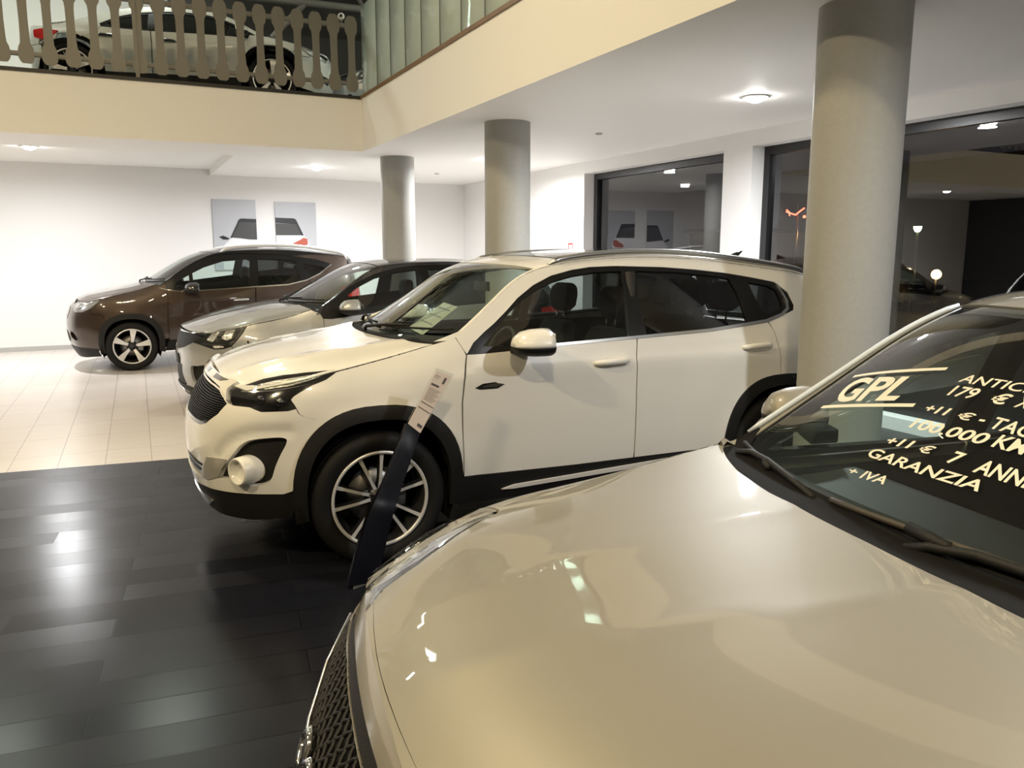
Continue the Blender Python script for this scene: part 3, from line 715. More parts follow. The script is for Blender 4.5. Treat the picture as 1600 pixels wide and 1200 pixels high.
# ---------------------------------------------------------------- wheels
def make_wheel(kind, r, rim_r, w, mats, name='wheel'):
    """A wheel whose outer face looks to -y; the hub is at the origin."""
    ro = bpy.data.objects.new(name, None); col.objects.link(ro); ro.empty_display_size = .1
    t = MB(); k = rim_r+.012
    t.lathe([(k, -.085*w/.2), (k+.02, -.098*w/.2), (r-.045, -.104*w/.2), (r-.018, -.095*w/.2), (r-.004, -.075*w/.2), (r, -.05*w/.2), (r-.006, -.047*w/.2), (r-.006, -.041*w/.2), (r, -.038*w/.2), (r, -.006*w/.2), (r-.007, -.004*w/.2), (r-.007, .004*w/.2), (r, .006*w/.2), (r, .05*w/.2), (r-.004, .075*w/.2), (r-.02, .095*w/.2), (k, .09*w/.2)], 'y', 64)
    t.build('tyre', mats['rubber'], ro)
    b = MB()
    b.lathe([(rim_r+.014, -.084*w/.2), (rim_r+.012, -.094*w/.2), (rim_r-.004, -.092*w/.2), (rim_r-.012, -.075*w/.2), (rim_r-.03, -.02), (rim_r-.035, .07), (rim_r, .085*w/.2)], 'y', 64)
    b.build('rim_barrel', mats['rim_lip'], ro)
    b = MB(); b.lathe([(rim_r+.013, -.086*w/.2), (rim_r+.008, -.097*w/.2), (rim_r-.006, -.095*w/.2), (rim_r-.008, -.088*w/.2)], 'y', 64); b.build('rim_flange', mats['alloy'], ro)
    d = MB(); d.lathe([(.06, .01), (rim_r*.62, .01), (rim_r*.62, .03), (.06, .03)], 'y', 48)
    d.build('brake_disc', mats['disc'], ro)
    b = MB(); b.lathe([(0, .062), (rim_r-.02, .062), (rim_r-.02, .075), (0, .075)], 'y', 40); b.build('backing_plate', mats['liner'], ro)
    c = MB(); c.box((rim_r*.30, -.02, -.06), (rim_r*.66, .05, .06)); c.build('brake_caliper', mats['disc'], ro, bevel=.012)
    yo = -.088*w/.2
    if kind == 'ten':
        angs = []
        for q in range(5): angs += [36+72*q-14, 36+72*q+14]
        for a in angs:
            s_ = MB(); ca, sa = math.cos(R(a)), math.sin(R(a))
            def P(rad, lat, y): return (rad*ca-lat*sa, y, rad*sa+lat*ca)
            rings = []
            for rad, hw, y in ((.045, .018, yo+.03), (rim_r*.45, .014, yo+.012), (rim_r*.8, .016, yo+.004), (rim_r-.005, .020, yo+.002)):
                rings.append([P(rad, -hw*.55, y), P(rad, hw*.55, y), P(rad, hw, y+.03), P(rad, -hw, y+.03)])
            s_.loft(rings); o = s_.build('spoke', [mats['dark_alloy'], mats['alloy']], ro, fix=True)
            for p in o.data.polygons:
                p.use_smooth = False
                if p.normal.y < -.7: p.material_index = 1
    else:
        n = {'five': 5, 'six': 6, 'star': 5}[kind]
        for q in range(n):
            a = 90+360/n*q; s_ = MB(); ca, sa = math.cos(R(a)), math.sin(R(a))
            def P(rad, lat, y): return (rad*ca-lat*sa, y, rad*sa+lat*ca)
            rings = []
            for rad, hw, y in ((.04, .018, yo+.035), (rim_r*.45, .026, yo+.018), (rim_r*.75, .04, yo+.006), (rim_r-.004, .052, yo+.003)):
                rings.append([P(rad, -hw*.85, y), P(rad, hw*.85, y), P(rad, hw, y+.035), P(rad, -hw, y+.035)])
            s_.loft(rings); o = s_.build('spoke', [mats['dark_alloy'], mats['alloy']], ro)
            for p in o.data.polygons:
                p.use_smooth = False
                if p.normal.y < -.7: p.material_index = 1
    h = MB(); h.lathe([(0, yo+.012), (.028, yo+.014), (.034, yo+.022), (.05, yo+.03), (.066, yo+.05), (.066, .03)], 'y', 32)
    for q in range(5):
        a = R(18+72*q); h.lathe([(0, yo+.016), (.008, yo+.016), (.009, yo+.045)], 'y', 8, o=(.05*math.cos(a), 0, .05*math.sin(a)))
    h.build('hub_cap', mats['dark_alloy'], ro)
    return ro

def arch_liner(root, x, z, r, ys, mats):
    for sgn in (-1, 1):
        m = MB(); m.lathe([(r, sgn*ys), (r, sgn*(ys-.36)), (.05, sgn*(ys-.36))], 'y', 30, o=(x, 0, z), a0=-25, a1=205)
        m.build('wheel_arch_liner', mats['liner'], root)

# ---------------------------------------------------------------- inside of a car
def rbox(lo, hi): 
    m = MB(); m.box(lo, hi); return m
def make_seat(mats, bench=False, width=.5):
    ro = bpy.data.objects.new('seat', None); col.objects.link(ro); ro.empty_display_size = .1
    h = width/2
    c = MB(); c.loft([[( -.02, -h, z0), (.5, -h, z0-.02), (.5, h, z0-.02), (-.02, h, z0)] for z0 in (.0, .14)]); c.build('cushion', mats['seat'], ro, bevel=.04, seg=3)
    rings = []
    for z, x0, x1, k in ((.10, .42, .57, .95), (.30, .45, .60, 1.), (.50, .50, .63, .96), (.66, .55, .66, .72)):
        rings.append([(x0, -h*k, z), (x1, -h*k*.9, z), (x1, h*k*.9, z), (x0, h*k, z)])
    b = MB(); b.loft(rings); b.build('backrest', mats['seat'], ro, bevel=.035, seg=3)
    for y in ((-.0,) if not bench else (-h*.6, 0, h*.6)):
        p = MB()
        for s in (-.055, .055): p.tube([(.60, y+s, .62), (.625, y+s, .76)], .006, 8)
        hr = p.build('headrest_posts', mats['chrome'], ro)
        q = MB(); rings = []
        for z, x0, x1, k in ((.72, .60, .66, .085), (.76, .585, .69, .125), (.84, .585, .70, .135), (.90, .60, .70, .125), (.925, .62, .68, .09)):
            rings.append([(x0, y-k, z), (x1, y-k*.85, z), (x1, y+k*.85, z), (x0, y+k, z)])
        q.loft(rings); q.build('headrest', mats['seat'], ro, bevel=.025, seg=3)
    return ro
def cabin(root, mats, x_dash, z_belt, hw, x_rear, seats=True, drop=0.):
    """floor tub, dashboard, steering wheel and seats"""
    f = MB(); f.box((x_dash-.25, -hw+.1, .28), (x_rear+.35, hw-.1, .36)); f.box((-.55, -hw+.36, .3), (x_dash-.1, hw-.36, z_belt-.24))
    f.box((x_rear+.2, -hw+.12, .36), (x_rear+.65, hw-.12, z_belt-.22))
    f.build('cabin_floor', mats['liner'], root, bevel=.02)
    d = MB(); d.prism([(x_dash-.32, z_belt-.06), (x_dash+.12, z_belt-.03), (x_dash+.2, z_belt-.1), (x_dash+.16, z_belt-.34), (x_dash, z_belt-.45), (x_dash-.3, z_belt-.4)], 1, -hw+.1, hw-.1)
    d.build('dashboard', mats['dash'], root, bevel=.03, seg=3)
    w = MB(); w.lathe([(.178+.012*math.cos(a), .012*math.sin(a)) for a in [2*math.pi*i/8 for i in range(9)]], 'x', 36)
    for a in (0, 180, 270): w.tube([(0, .04*math.cos(R(a)), .04*math.sin(R(a))), (0, .172*math.cos(R(a)), .172*math.sin(R(a)))], .012, 6, flat=1.)
    w.lathe([(0, .03), (.05, .03), (.06, 0), (.05, -.02)], 'x', 20)
    w.build('steering_wheel', mats['dash'], root, loc=(x_dash+.36, -.36, z_belt-.10), rot=(0, R(24), 0))
    if seats:
        z = z_belt-.62-drop
        s = make_seat(mats); s.parent = root; s.location = (x_dash+.55, -.36, z)
        s2 = copy_tree(s); s2.location = (x_dash+.55, .36, z)
        b = make_seat(mats, True, 1.2); b.parent = root; b.location = (x_rear-.35, 0, z+.02)
        b.name = 'rear_bench'

def mirror_mesh(sx=.17, sy=.21, sz=.15):
    """door-mirror shell, its glass facing +x; local origin in the middle"""
    up = MB(); lo = MB(); n = 20
    def ring(x, ky, kz, z0, top):
        out = []
        for i in range(n+1):
            a = math.pi*i/n
            out.append((x, -math.cos(a)*sy/2*ky, z0+math.sin(a)*sz*.62*kz*(1 if top else -.62)))
        return out
    xs = [(-.5, .30, .30), (-.42, .62, .60), (-.25, .86, .86), (0, .97, .97), (.3, 1, 1), (.45, 1, .99)]
    up.loft([ring(x*sx, ky, kz, 0, True) for x, ky, kz in xs]); lo.loft([ring(x*sx, ky, kz, 0, False) for x, ky, kz in xs])
    return up, lo
def door_mirrors(root, x, y, z, paint, black, glassm, size=(.17, .22, .15), stalk=.1):
    for sg in (-1, 1):
        st = MB(); st.loft([[(x+dx, sg*(y-stalk), z-.035+dz) for dx, dz in ((-.05, -.03), (.06, -.03), (.06, .02), (-.03, .02))], [(x+dx, sg*(y-.02), z-.02+dz) for dx, dz in ((-.05, -.02), (.06, -.02), (.06, .015), (-.03, .015))]])
        base = st.build('door_mirror', black, root, bevel=.008)
        up, lo = mirror_mesh(*size)
        a = up.build('mirror_shell', paint, base, loc=(x, sg*(y+size[1]*.42), z)); b = lo.build('mirror_underside', black, base, loc=(x, sg*(y+size[1]*.42), z))
        g = MB(); g.box((size[0]*.45, -size[1]*.44, -.03), (size[0]*.45+.004, size[1]*.44, size[2]*.48)); g.build('mirror_glass', glassm, base, bevel=.002, loc=(x, sg*(y+size[1]*.42), z))

def handles(root, b, spots, m, key=None):
    """bow door handles at (s, z) on both flanks"""
    for (s, z, par) in spots:
        for sg in (0, 1):
            c = b.side(np.array(s), np.array(z)); y = c[1]*(1 if sg == 0 else -1); o = -1 if sg == 0 else 1
            h = MB(); L = .11
            path = [(s-L, y+o*-.004, z-.004), (s-L*.85, y+o*.022, z), (s-L*.3, y+o*.032, z+.004), (s+L*.5, y+o*.030, z+.006), (s+L*.9, y+o*.02, z+.004), (s+L, y-o*.004, z+.004)]
            h.tube(path, [.011, .017, .019, .019, .017, .011], 10, flat=1.); 
            h.build('door_handle', m, par[sg])

# ---------------------------------------------------------------- materials of the cars
M_white_car = mat('white_car_paint', (.80, .79, .75), .32, coat=1, coat_r=.02)
M_champ = mat('champagne_silver_paint', (.285, .268, .218), .48, metal=.34, coat=1, coat_r=.02, vary=(900, .05))
M_silver_car = mat('silver_car_paint', (.41, .415, .40), .36, metal=.5, coat=1, coat_r=.02, vary=(900, .05))
M_brown = mat('brown_car_paint', (.050, .031, .020), .36, metal=.4, coat=1, coat_r=.02, vary=(900, .06))
M_balc_car = mat('pearl_white_paint', (.62, .64, .60), .32, coat=1, coat_r=.03)
M_black_gloss = mat('black_gloss', (.008, .008, .009), .12, coat=1)
M_black = mat('black_plastic', (.009, .009, .009), .55, spec=.35, bump=(250, .15))
M_liner = mat('black_liner', (.005, .005, .005), .85, spec=.2)
M_black_satin = mat('black_satin_trim', (.006, .006, .006), .35, spec=.3)
M_rubber = mat('tyre_rubber', (.0075, .0075, .008), .65, spec=.3, bump=(120, .1))
M_chrome = mat('chrome', (.75, .75, .74), .10, metal=1)
M_satin = mat('satin_aluminium', (.55, .55, .54), .28, metal=1)
M_alloy = mat('machined_alloy', (.82, .82, .82), .32, metal=.45)
M_dalloy = mat('dark_alloy', (.035, .036, .04), .3, metal=.6, coat=.5)
M_disc = mat('brake_metal', (.28, .27, .26), .4, metal=.8)
M_seat = mat('dark_seat_cloth', (.020, .020, .021), .85, bump=(300, .3))
M_dash = mat('dark_dashboard', (.018, .018, .019), .6, bump=(300, .1))
M_red = mat('red_lamp_lens', (.45, .012, .010), .15, coat=1)
M_lamp_refl = mat('lamp_reflector', (.72, .72, .70), .16, metal=.9, bump=(90, .6))
G_car = glass('car_side_glass', (.72, .80, .77), 1.38)
G_tint = glass('dark_tinted_glass', (.18, .195, .195), 1.38)
G_shield = glass('windscreen_glass', (.74, .83, .78), 1.42)
G_lens = glass('clear_lens', (.93, .94, .94), 1.5)
WM = dict(rubber=M_rubber, alloy=M_alloy, dark_alloy=M_dalloy, rim_lip=mat('rim_lip', (.05, .05, .053), .35, metal=.6), disc=M_disc, liner=M_liner, seat=M_seat, dash=M_dash, chrome=M_chrome)
CONTACT_EPS = .0

def four_wheels(root, w0, wb, hy, r, steer=0):
    """w0: the left front wheel, already made."""
    w0.parent = root; w0.location = (0, -hy, r); w0.rotation_euler = (0, R(7), R(steer))
    for x, s in ((wb, -1), (0, 1), (wb, 1)):
        c = copy_tree(w0, root); c.location = (x, s*hy, r); c.rotation_euler = (0, R(23*x+5), R(180 if s > 0 else 0)+R(steer if x == 0 else 0))

def wiper(root, fn, a0, t0, a1, t1, off=.012):
    m = MB(); path = []
    for i in range(12):
        u = i/11; p = fn(np.array(a0+(a1-a0)*u), np.array(t0+(t1-t0)*u)); path.append((p[0]-.006, p[1], p[2]+off+.004))
    m.tube(path, .007, 6); q = path[5]
    b = fn(np.array(a0-.10), np.array(t0-.02*(1 if t1 > t0 else -1)))
    arm = MB(); arm.tube([(b[0]-.03, b[1], b[2]+.0), (b[0]-.02, b[1]+.0, b[2]+.03), ((b[0]+q[0])/2-.01, (b[1]+q[1])/2, (b[2]+q[2])/2+.03), (q[0]-.004, q[1], q[2]+.016)], [.014, .011, .008, .006], 8)
    o = arm.build('wiper_arm', M_black, root); m.build('wiper_blade', M_rubber, o)
WB = Body(
    plan=[(-.915, 0), (-.902, .22), (-.868, .42), (-.80, .60), (-.67, .755), (-.48, .86), (-.25, .903), (0, .914), (.5, .918), (1.2, .918), (2.0, .918), (2.6, .912), (3.0, .895), (3.3, .85), (3.47, .74), (3.56, .5), (3.585, .25), (3.59, 0)],
    i0=6, i1=13,
    dxf=[(.1, .16), (.2, .10), (.3, .05), (.45, .01), (.6, 0), (.75, .015), (.85, .05), (.93, .11), (1.0, .19), (1.1, .34), (1.2, .5)],
    dxr=[(.1, -.12), (.3, -.02), (.6, 0), (.9, -.01), (1.1, -.06), (1.4, -.22), (1.55, -.32)],
    pf=[(.1, .86), (.25, .935), (.4, .975), (.6, 1), (.8, .997), (.92, .975), (1.0, .94), (1.06, .895), (1.12, .845), (1.2, .77), (1.4, .6)],
    pc=[(.1, .86), (.25, .925), (.4, .965), (.6, .99), (.8, 1), (.95, .998), (1.08, .975), (1.17, .94), (1.3, .868), (1.45, .775), (1.55, .708), (1.62, .655)],
    blend=(-.1, .6),
    arches=[(.02, .37, .45, .016, .07), (2.70, .37, .45, .016, .07)],
    creases=[(.3, .99, 3.2, 1.04, .012, .03, .16)],
    rows=[(.42, 1.175, .17, 1.165, 2.4, .6), (.73, 1.395, .56, 1.405, 2.4, .55), (1.03, 1.548, .90, 1.585, 2.4, .5), (1.55, 1.61, 1.5, 1.655, 2.4, .5), (2.2, 1.60, 2.2, 1.66, 2.4, .5), (2.85, 1.525, 2.95, 1.60, 2.4, .5), (3.12, 1.44, 3.25, 1.52, 2.4, .55), (3.38, 1.12, 3.50, 1.10, 2.4, .6)],
    hrows=[(-.76, .955, -.73, 1.0, 2.6, .62), (-.45, 1.005, -.55, 1.065, 2.6, .62), (-.2, 1.045, -.25, 1.12, 2.6, .62), (.08, 1.10, 0, 1.15, 2.6, .62), (.335, 1.165, .16, 1.168, 2.6, .62)],
    hcrease=[(.42, .62, .012, .05)], dents=[([(-.86, .62), (-.82, .665), (-.77, .705), (-.72, .73), (-.66, .748), (-.58, .757), (-.46, .76)], .032, .011)])
WB._nh = 5
FB = Body(
    plan=[(-.785, 0), (-.775, .2), (-.745, .40), (-.69, .58), (-.585, .725), (-.43, .805), (-.22, .845), (0, .857), (.5, .865), (1.2, .87), (2.0, .865), (2.5, .85), (2.85, .82), (3.1, .75), (3.22, .62), (3.28, .4), (3.30, .2), (3.30, 0)],
    i0=6, i1=12,
    dxf=[(.1, .14), (.2, .08), (.3, .03), (.45, -.05), (.6, -.06), (.70, -.03), (.80, .04), (.86, .07), (.92, .12), (1.0, .25), (1.1, .4)],
    dxr=[(.1, -.1), (.3, -.02), (.6, 0), (.9, -.01), (1.1, -.04), (1.4, -.18), (1.55, -.3)],
    pf=[(.1, .86), (.25, .93), (.4, .975), (.6, 1), (.76, .99), (.84, .97), (.92, .935), (.98, .89), (1.05, .82), (1.2, .68), (1.4, .55)],
    pc=[(.1, .86), (.25, .925), (.4, .965), (.6, .99), (.78, 1), (.9, .995), (1.0, .98), (1.08, .945), (1.25, .86), (1.4, .775), (1.5, .70), (1.56, .65)],
    blend=(0, .6),
    arches=[(0, .33, .41, .016, .07), (2.45, .33, .41, .016, .07)],
    creases=[(.3, .86, 3.0, .92, .01, .03, .14)],
    rows=[(.56, 1.06, .48, 1.02, 2.4, .6), (.88, 1.285, .70, 1.30, 2.4, .55), (1.20, 1.485, .98, 1.515, 2.4, .5), (1.6, 1.525, 1.5, 1.575, 2.4, .5), (2.1, 1.515, 2.1, 1.575, 2.4, .5), (2.65, 1.45, 2.75, 1.51, 2.4, .5), (2.9, 1.36, 3.0, 1.43, 2.4, .55), (3.08, 1.03, 3.2, 1.0, 2.4, .6)],
    hrows=[(-.63, .825, -.70, .885, 2.6, .6), (-.40, .895, -.52, .955, 2.6, .6), (-.10, .96, -.20, 1.0, 2.6, .6), (.2, 1.015, .13, 1.02, 2.6, .6), (.55, 1.055, .48, 1.03, 2.6, .6)],
    hcrease=[(.075, .285, .004, .05)])
FB._nh = 5
# the brown car
BB = Body(
    plan=[(-.80, 0), (-.79, .22), (-.755, .42), (-.69, .60), (-.56, .745), (-.40, .83), (-.2, .868), (0, .878), (.5, .882), (1.2, .882), (2.0, .88), (2.6, .872), (2.9, .85), (3.15, .80), (3.32, .68), (3.40, .45), (3.42, .2), (3.42, 0)],
    i0=6, i1=13,
    dxf=[(.1, .20), (.2, .12), (.3, .06), (.45, .015), (.6, 0), (.75, .01), (.85, .045), (.93, .10), (1.0, .17), (1.1, .3)],
    dxr=[(.1, -.12), (.3, -.02), (.6, 0), (.9, -.01), (1.1, -.05), (1.4, -.16), (1.6, -.26)],
    pf=[(.1, .86), (.25, .935), (.4, .975), (.6, 1), (.8, .997), (.92, .975), (1.0, .94), (1.08, .885), (1.16, .82), (1.25, .75), (1.4, .6)],
    pc=[(.1, .86), (.25, .925), (.4, .965), (.6, .99), (.8, 1), (.98, .998), (1.12, .975), (1.2, .945), (1.35, .868), (1.5, .775), (1.6, .708), (1.66, .655)],
    blend=(-.1, .6), arches=[(0, .345, .43, .014, .07), (2.60, .345, .43, .014, .07)], creases=[(.3, .93, 3.1, .98, .012, .03, .16)],
    rows=[(.46, 1.215, .22, 1.20, 2.4, .6), (.82, 1.44, .62, 1.45, 2.4, .55), (1.20, 1.61, 1.06, 1.645, 2.4, .5), (1.7, 1.655, 1.65, 1.70, 2.4, .5), (2.3, 1.65, 2.3, 1.70, 2.4, .5), (2.9, 1.585, 2.95, 1.64, 2.4, .5), (3.15, 1.50, 3.34, 1.53, 2.4, .55), (3.30, 1.15, 3.40, 1.12, 2.4, .6)],
    hrows=[(-.62, .955, -.63, 1.0, 2.6, .62), (-.40, 1.005, -.45, 1.06, 2.6, .62), (-.12, 1.055, -.16, 1.115, 2.6, .62), (.15, 1.12, .05, 1.165, 2.6, .62), (.38, 1.20, .21, 1.20, 2.6, .62)],
    hcrease=[(.42, .60, .012, .05)]); BB._nh = 5
# the silver car with the dark roof
SB = Body(
    plan=[(-.955, 0), (-.94, .22), (-.90, .42), (-.82, .60), (-.68, .75), (-.48, .85), (-.25, .893), (0, .903), (.5, .906), (1.2, .906), (2.0, .906), (2.6, .90), (2.95, .88), (3.2, .83), (3.36, .72), (3.45, .48), (3.47, .22), (3.475, 0)],
    i0=6, i1=13,
    dxf=[(.1, .12), (.2, .06), (.3, .01), (.4, .0), (.52, .02), (.65, .01), (.75, .025), (.85, .06), (.92, .12), (1.0, .22), (1.1, .4)],
    dxr=[(.1, -.12), (.3, -.02), (.6, 0), (.9, -.01), (1.05, -.05), (1.3, -.2), (1.5, -.34)],
    pf=[(.1, .86), (.25, .935), (.4, .975), (.58, 1), (.75, .997), (.84, .975), (.92, .935), (.98, .885), (1.05, .82), (1.15, .73), (1.3, .6)],
    pc=[(.1, .86), (.25, .925), (.4, .965), (.58, .99), (.76, 1), (.88, .998), (1.0, .975), (1.08, .94), (1.2, .868), (1.35, .775), (1.45, .708), (1.53, .65)],
    blend=(-.1, .6), arches=[(0, .345, .43, .014, .07), (2.62, .345, .43, .014, .07)], creases=[(.3, .86, 3.1, .92, .012, .03, .16)],
    rows=[(.45, 1.095, .17, 1.10, 2.4, .6), (.78, 1.315, .62, 1.335, 2.4, .55), (1.12, 1.475, 1.08, 1.525, 2.4, .5), (1.6, 1.52, 1.55, 1.565, 2.4, .5), (2.2, 1.51, 2.2, 1.56, 2.4, .5), (2.8, 1.44, 2.85, 1.49, 2.4, .5), (3.05, 1.36, 3.15, 1.42, 2.4, .55), (3.28, 1.05, 3.38, 1.03, 2.4, .6)],
    hrows=[(-.74, .845, -.80, .875, 2.6, .62), (-.47, .895, -.58, .97, 2.6, .62), (-.2, .94, -.25, 1.045, 2.6, .62), (.06, .985, 0, 1.09, 2.6, .62), (.33, 1.06, .16, 1.10, 2.6, .62)],
    hcrease=[(.42, .60, .010, .05)]); SB._nh = 5
# the saloon upstairs
VB = Body(
    plan=[(-.86, 0), (-.85, .22), (-.81, .42), (-.74, .60), (-.61, .74), (-.43, .83), (-.22, .865), (0, .875), (.5, .88), (1.2, .88), (2.0, .878), (2.4, .87), (2.65, .85), (2.85, .80), (3.02, .68), (3.10, .45), (3.12, .2), (3.12, 0)],
    i0=6, i1=13,
    dxf=[(.1, .14), (.2, .08), (.3, .03), (.45, 0), (.6, 0), (.7, .03), (.78, .08), (.86, .16), (.95, .3)],
    dxr=[(.1, -.14), (.3, -.03), (.5, 0), (.75, -.02), (.9, -.08), (1.1, -.3), (1.3, -.6)],
    pf=[(.1, .86), (.25, .935), (.4, .975), (.58, 1), (.70, .995), (.78, .97), (.85, .93), (.92, .86), (1.0, .77), (1.2, .6)],
    pc=[(.1, .86), (.25, .925), (.4, .965), (.55, .99), (.68, 1), (.78, .99), (.86, .965), (.93, .925), (1.03, .85), (1.14, .76), (1.22, .68), (1.28, .60)],
    blend=(-.1, .6), arches=[(0, .34, .42, .016, .07), (2.52, .34, .42, .02, .07)], creases=[(.2, .74, 2.9, .80, .012, .03, .14)],
    rows=[(.10, .90, -.05, .93, 2.4, .6), (.38, 1.06, .22, 1.08, 2.4, .55), (.75, 1.20, .62, 1.235, 2.4, .5), (1.2, 1.235, 1.15, 1.275, 2.4, .5), (1.6, 1.215, 1.6, 1.26, 2.4, .5), (2.05, 1.10, 2.1, 1.15, 2.4, .5), (2.45, .955, 2.5, .985, 2.4, .55), (2.80, .90, 2.98, .90, 2.4, .6)],
    hrows=[(-.66, .74, -.68, .76, 2.6, .62), (-.45, .79, -.5, .82, 2.6, .62), (-.28, .825, -.32, .865, 2.6, .62), (-.1, .86, -.17, .905, 2.6, .62), (.06, .895, -.04, .93, 2.6, .62)],
    hcrease=None); VB._nh = 5

# ================================================================ the white car
p_ = R(-2)
W = thing('car', 'white car beside the middle column with the price stand leaning at its front wheel', 'car', (1.184, 4.848, 0), p_)
K = Coach(W, WB); sn = WB.sn; st = WB.st
P = M_white_car
archF = lambda a0, a1, rx=.455, rz=.497, n=30: sell(.005, .37, rx, rz, a0, a1, n)
archR = lambda a0, a1, rx=.455, rz=.497, n=30: sell(2.69, .37, rx, rz, a0, a1, n)
grille = K.sym([(sn, .948), (-1.12, .945), (-1.0, .938), (-.90, .908), (-.845, .884), (-.895, .826), (-.992, .766), (-1.065, .745), (-1.2, .742), (sn, .742)])
grille = K.sym([(sn, .945), (-1.12, .943), (-1.0, .936), (-.90, .906), (-.85, .884), (-.895, .828), (-.992, .768), (-1.065, .749), (-1.2, .744), (sn, .743)])
fog = chaikin([(-.673, .71), (-.629, .721), (-.499, .731), (-.47, .721), (-.472, .70), (-.499, .648), (-.528, .585), (-.557, .512), (-.595, .486), (-.644, .476), (-.70, .482), (-.76, .495), (-.885, .492), (-.832, .559), (-.76, .637), (-.716, .684)], keep=(12,))
mirr = lambda L: [(2*sn-a, z) for a, z in reversed(L)]
insert = [(-.963, .598), (-.795, .606), (-.876, .50), (-.978, .466), (-1.079, .46)]
lowg = [(-1.03, .545), (-1.09, .462), (-1.2, .452), (sn, .448), (2*sn+1.2, .452), (2*sn+1.09, .462), (2*sn+1.03, .545), (2*sn+1.19, .555), (sn, .557), (-1.19, .555)]
bump = [(sn, .952), (-1.24, .951), (-1.11, .95), (-.99, .943), (-.885, .913), (-.845, .888), (-.803, .881), (-.687, .879), (-.615, .859), (-.47, .864), (-.428, .874), (-.414, .85), (-.385, .834), (-.327, .817), (-.254, .812)]
arc = archF(130, 172, n=18)
bump += [(-.254, .803)]+arc+[(-.452, .452), (-.499, .434), (-.731, .429), (-.89, .423), (-1.065, .413), (-1.326, .387)]
bump = K.sym(bump)
fb = K.put('front_bumper', 'S', bump, P, [grille, fog, mirr(fog), lowg], thick=.035, mode='mid', res=.022)
gm = K.put('grille', 'S', K.sym([(sn, .96), (-1.0, .955), (-.86, .905), (-.82, .884), (-.88, .81), (-.98, .75), (-1.065, .73), (sn, .725)]), M_liner, off=-.030, mode='mid', parent=fb)
for i in range(17):                                   # bars of the grille
    z = .755+i*.011; w_ = min(1, (.945-z)/.03+.2)
    e0 = np.interp(z, [.745, .768, .828, .884, .906, .936, .945], [-1.065, -.992, -.895, -.85, -.90, -1.0, -1.12])
    K.put('grille_bar', 'S', [(e0-.01, z), (e0-.01, z+.0045), (2*sn-e0+.01, z+.0045), (2*sn-e0+.01, z)], M_black, off=-.012, thick=.012, mode='mid', parent=gm, res=.08)
rim = K.sym([(sn, .743), (-1.2, .744), (-1.065, .749), (-.992, .768), (-.97, .775), (-1.0, .787), (-1.07, .768), (-1.2, .765), (sn, .765)])
K.put('grille_trim', 'S', rim, M_black_gloss, off=-.006, mode='mid', parent=gm)
K.put('lower_grille', 'S', [(a, z+(-.008 if z < .5 else .008)) for a, z in lowg], M_black, off=-.03, mode='mid', parent=fb)
for z in (.478, .51):
    K.put('lower_bar', 'S', [(-1.07, z), (-1.06, z+.014), (2*sn+1.06, z+.014), (2*sn+1.07, z)], M_satin, off=-.006, mode='mid', parent=fb)
K.put('bumper_insert', 'S', insert, M_satin if False else mat('silver_trim', (.50, .485, .44), .35, metal=.4, coat=.5), off=.004, mode='both', parent=fb)
fogp = [(-.67, .735), (-.48, .745), (-.45, .72), (-.48, .64), (-.54, .49), (-.60, .465), (-.76, .475), (-.91, .48), (-.85, .57), (-.75, .67)]
K.put('fog_recess', 'S', fogp, M_black, off=-.035, mode='both', parent=fb)
for sg in (-1, 1):                                    # the round fog lamps stand forward of their black recess
    c0 = WB.side(np.array(-.70), np.array(.56)); d_ = Vector((-.86, -.50, 0)); base = Vector((c0[0], c0[1], .557))
    m = MB(); m.lathe([(.0, .01), (.052, .012), (.058, .035), (.066, .045), (.072, .03), (.075, -.02), (.074, -.10)], 'z', 32)
    q = d_.to_track_quat('Z', 'Y').to_matrix().to_4x4()
    me = m.mesh('fog_lamp'); me.transform(Matrix.Translation(base-d_*.0)@q)
    if sg > 0: me.transform(Matrix.Scale(-1, 4, (0, 1, 0))); me.flip_normals()
    obj('fog_lamp', me, P, fb)
lipm = K.sym([(sn, .992), (-1.021, .992), (-.905, .991), (-.864, .986), (-.905, .95), (-.90, .94), (-.85, .893), (-.892, .919), (-1.0, .948), (-1.12, .956), (-1.24, .958), (sn, .958)])
lp = K.put('nose_trim', 'S', lipm, P, off=.012, thick=.03, mode='mid')
K.put('nose_slot', 'S', [(-1.22, .987), (-.955, .984), (-1.045, .968), (-1.22, .968)], M_black_gloss, off=.0135, mode='both', parent=lp)
K.put('nose_slot', 'S', [(sn-.08, .987), (sn+.08, .987), (sn+.08, .968), (sn-.08, .968)], M_black_gloss, off=.0135, mode='mid', parent=lp)
K.put('bumper_lip', 'S', K.sym([(sn, .383), (-1.326, .383), (-1.065, .409), (-.89, .419), (-.731, .425), (-.499, .430), (-.455, .446), (-.45, .36), (-.47, .30), (-.7, .275), (-1.0, .265), (sn, .255)]), M_black, off=-.004, mode='mid', parent=fb)
K.put('skid_plate', 'S', K.sym([(sn, .335), (-1.25, .337), (-1.08, .352), (-1.0, .335), (-1.08, .30), (-1.25, .28), (sn, .275)]), M_satin, off=.004, mode='mid', parent=fb)
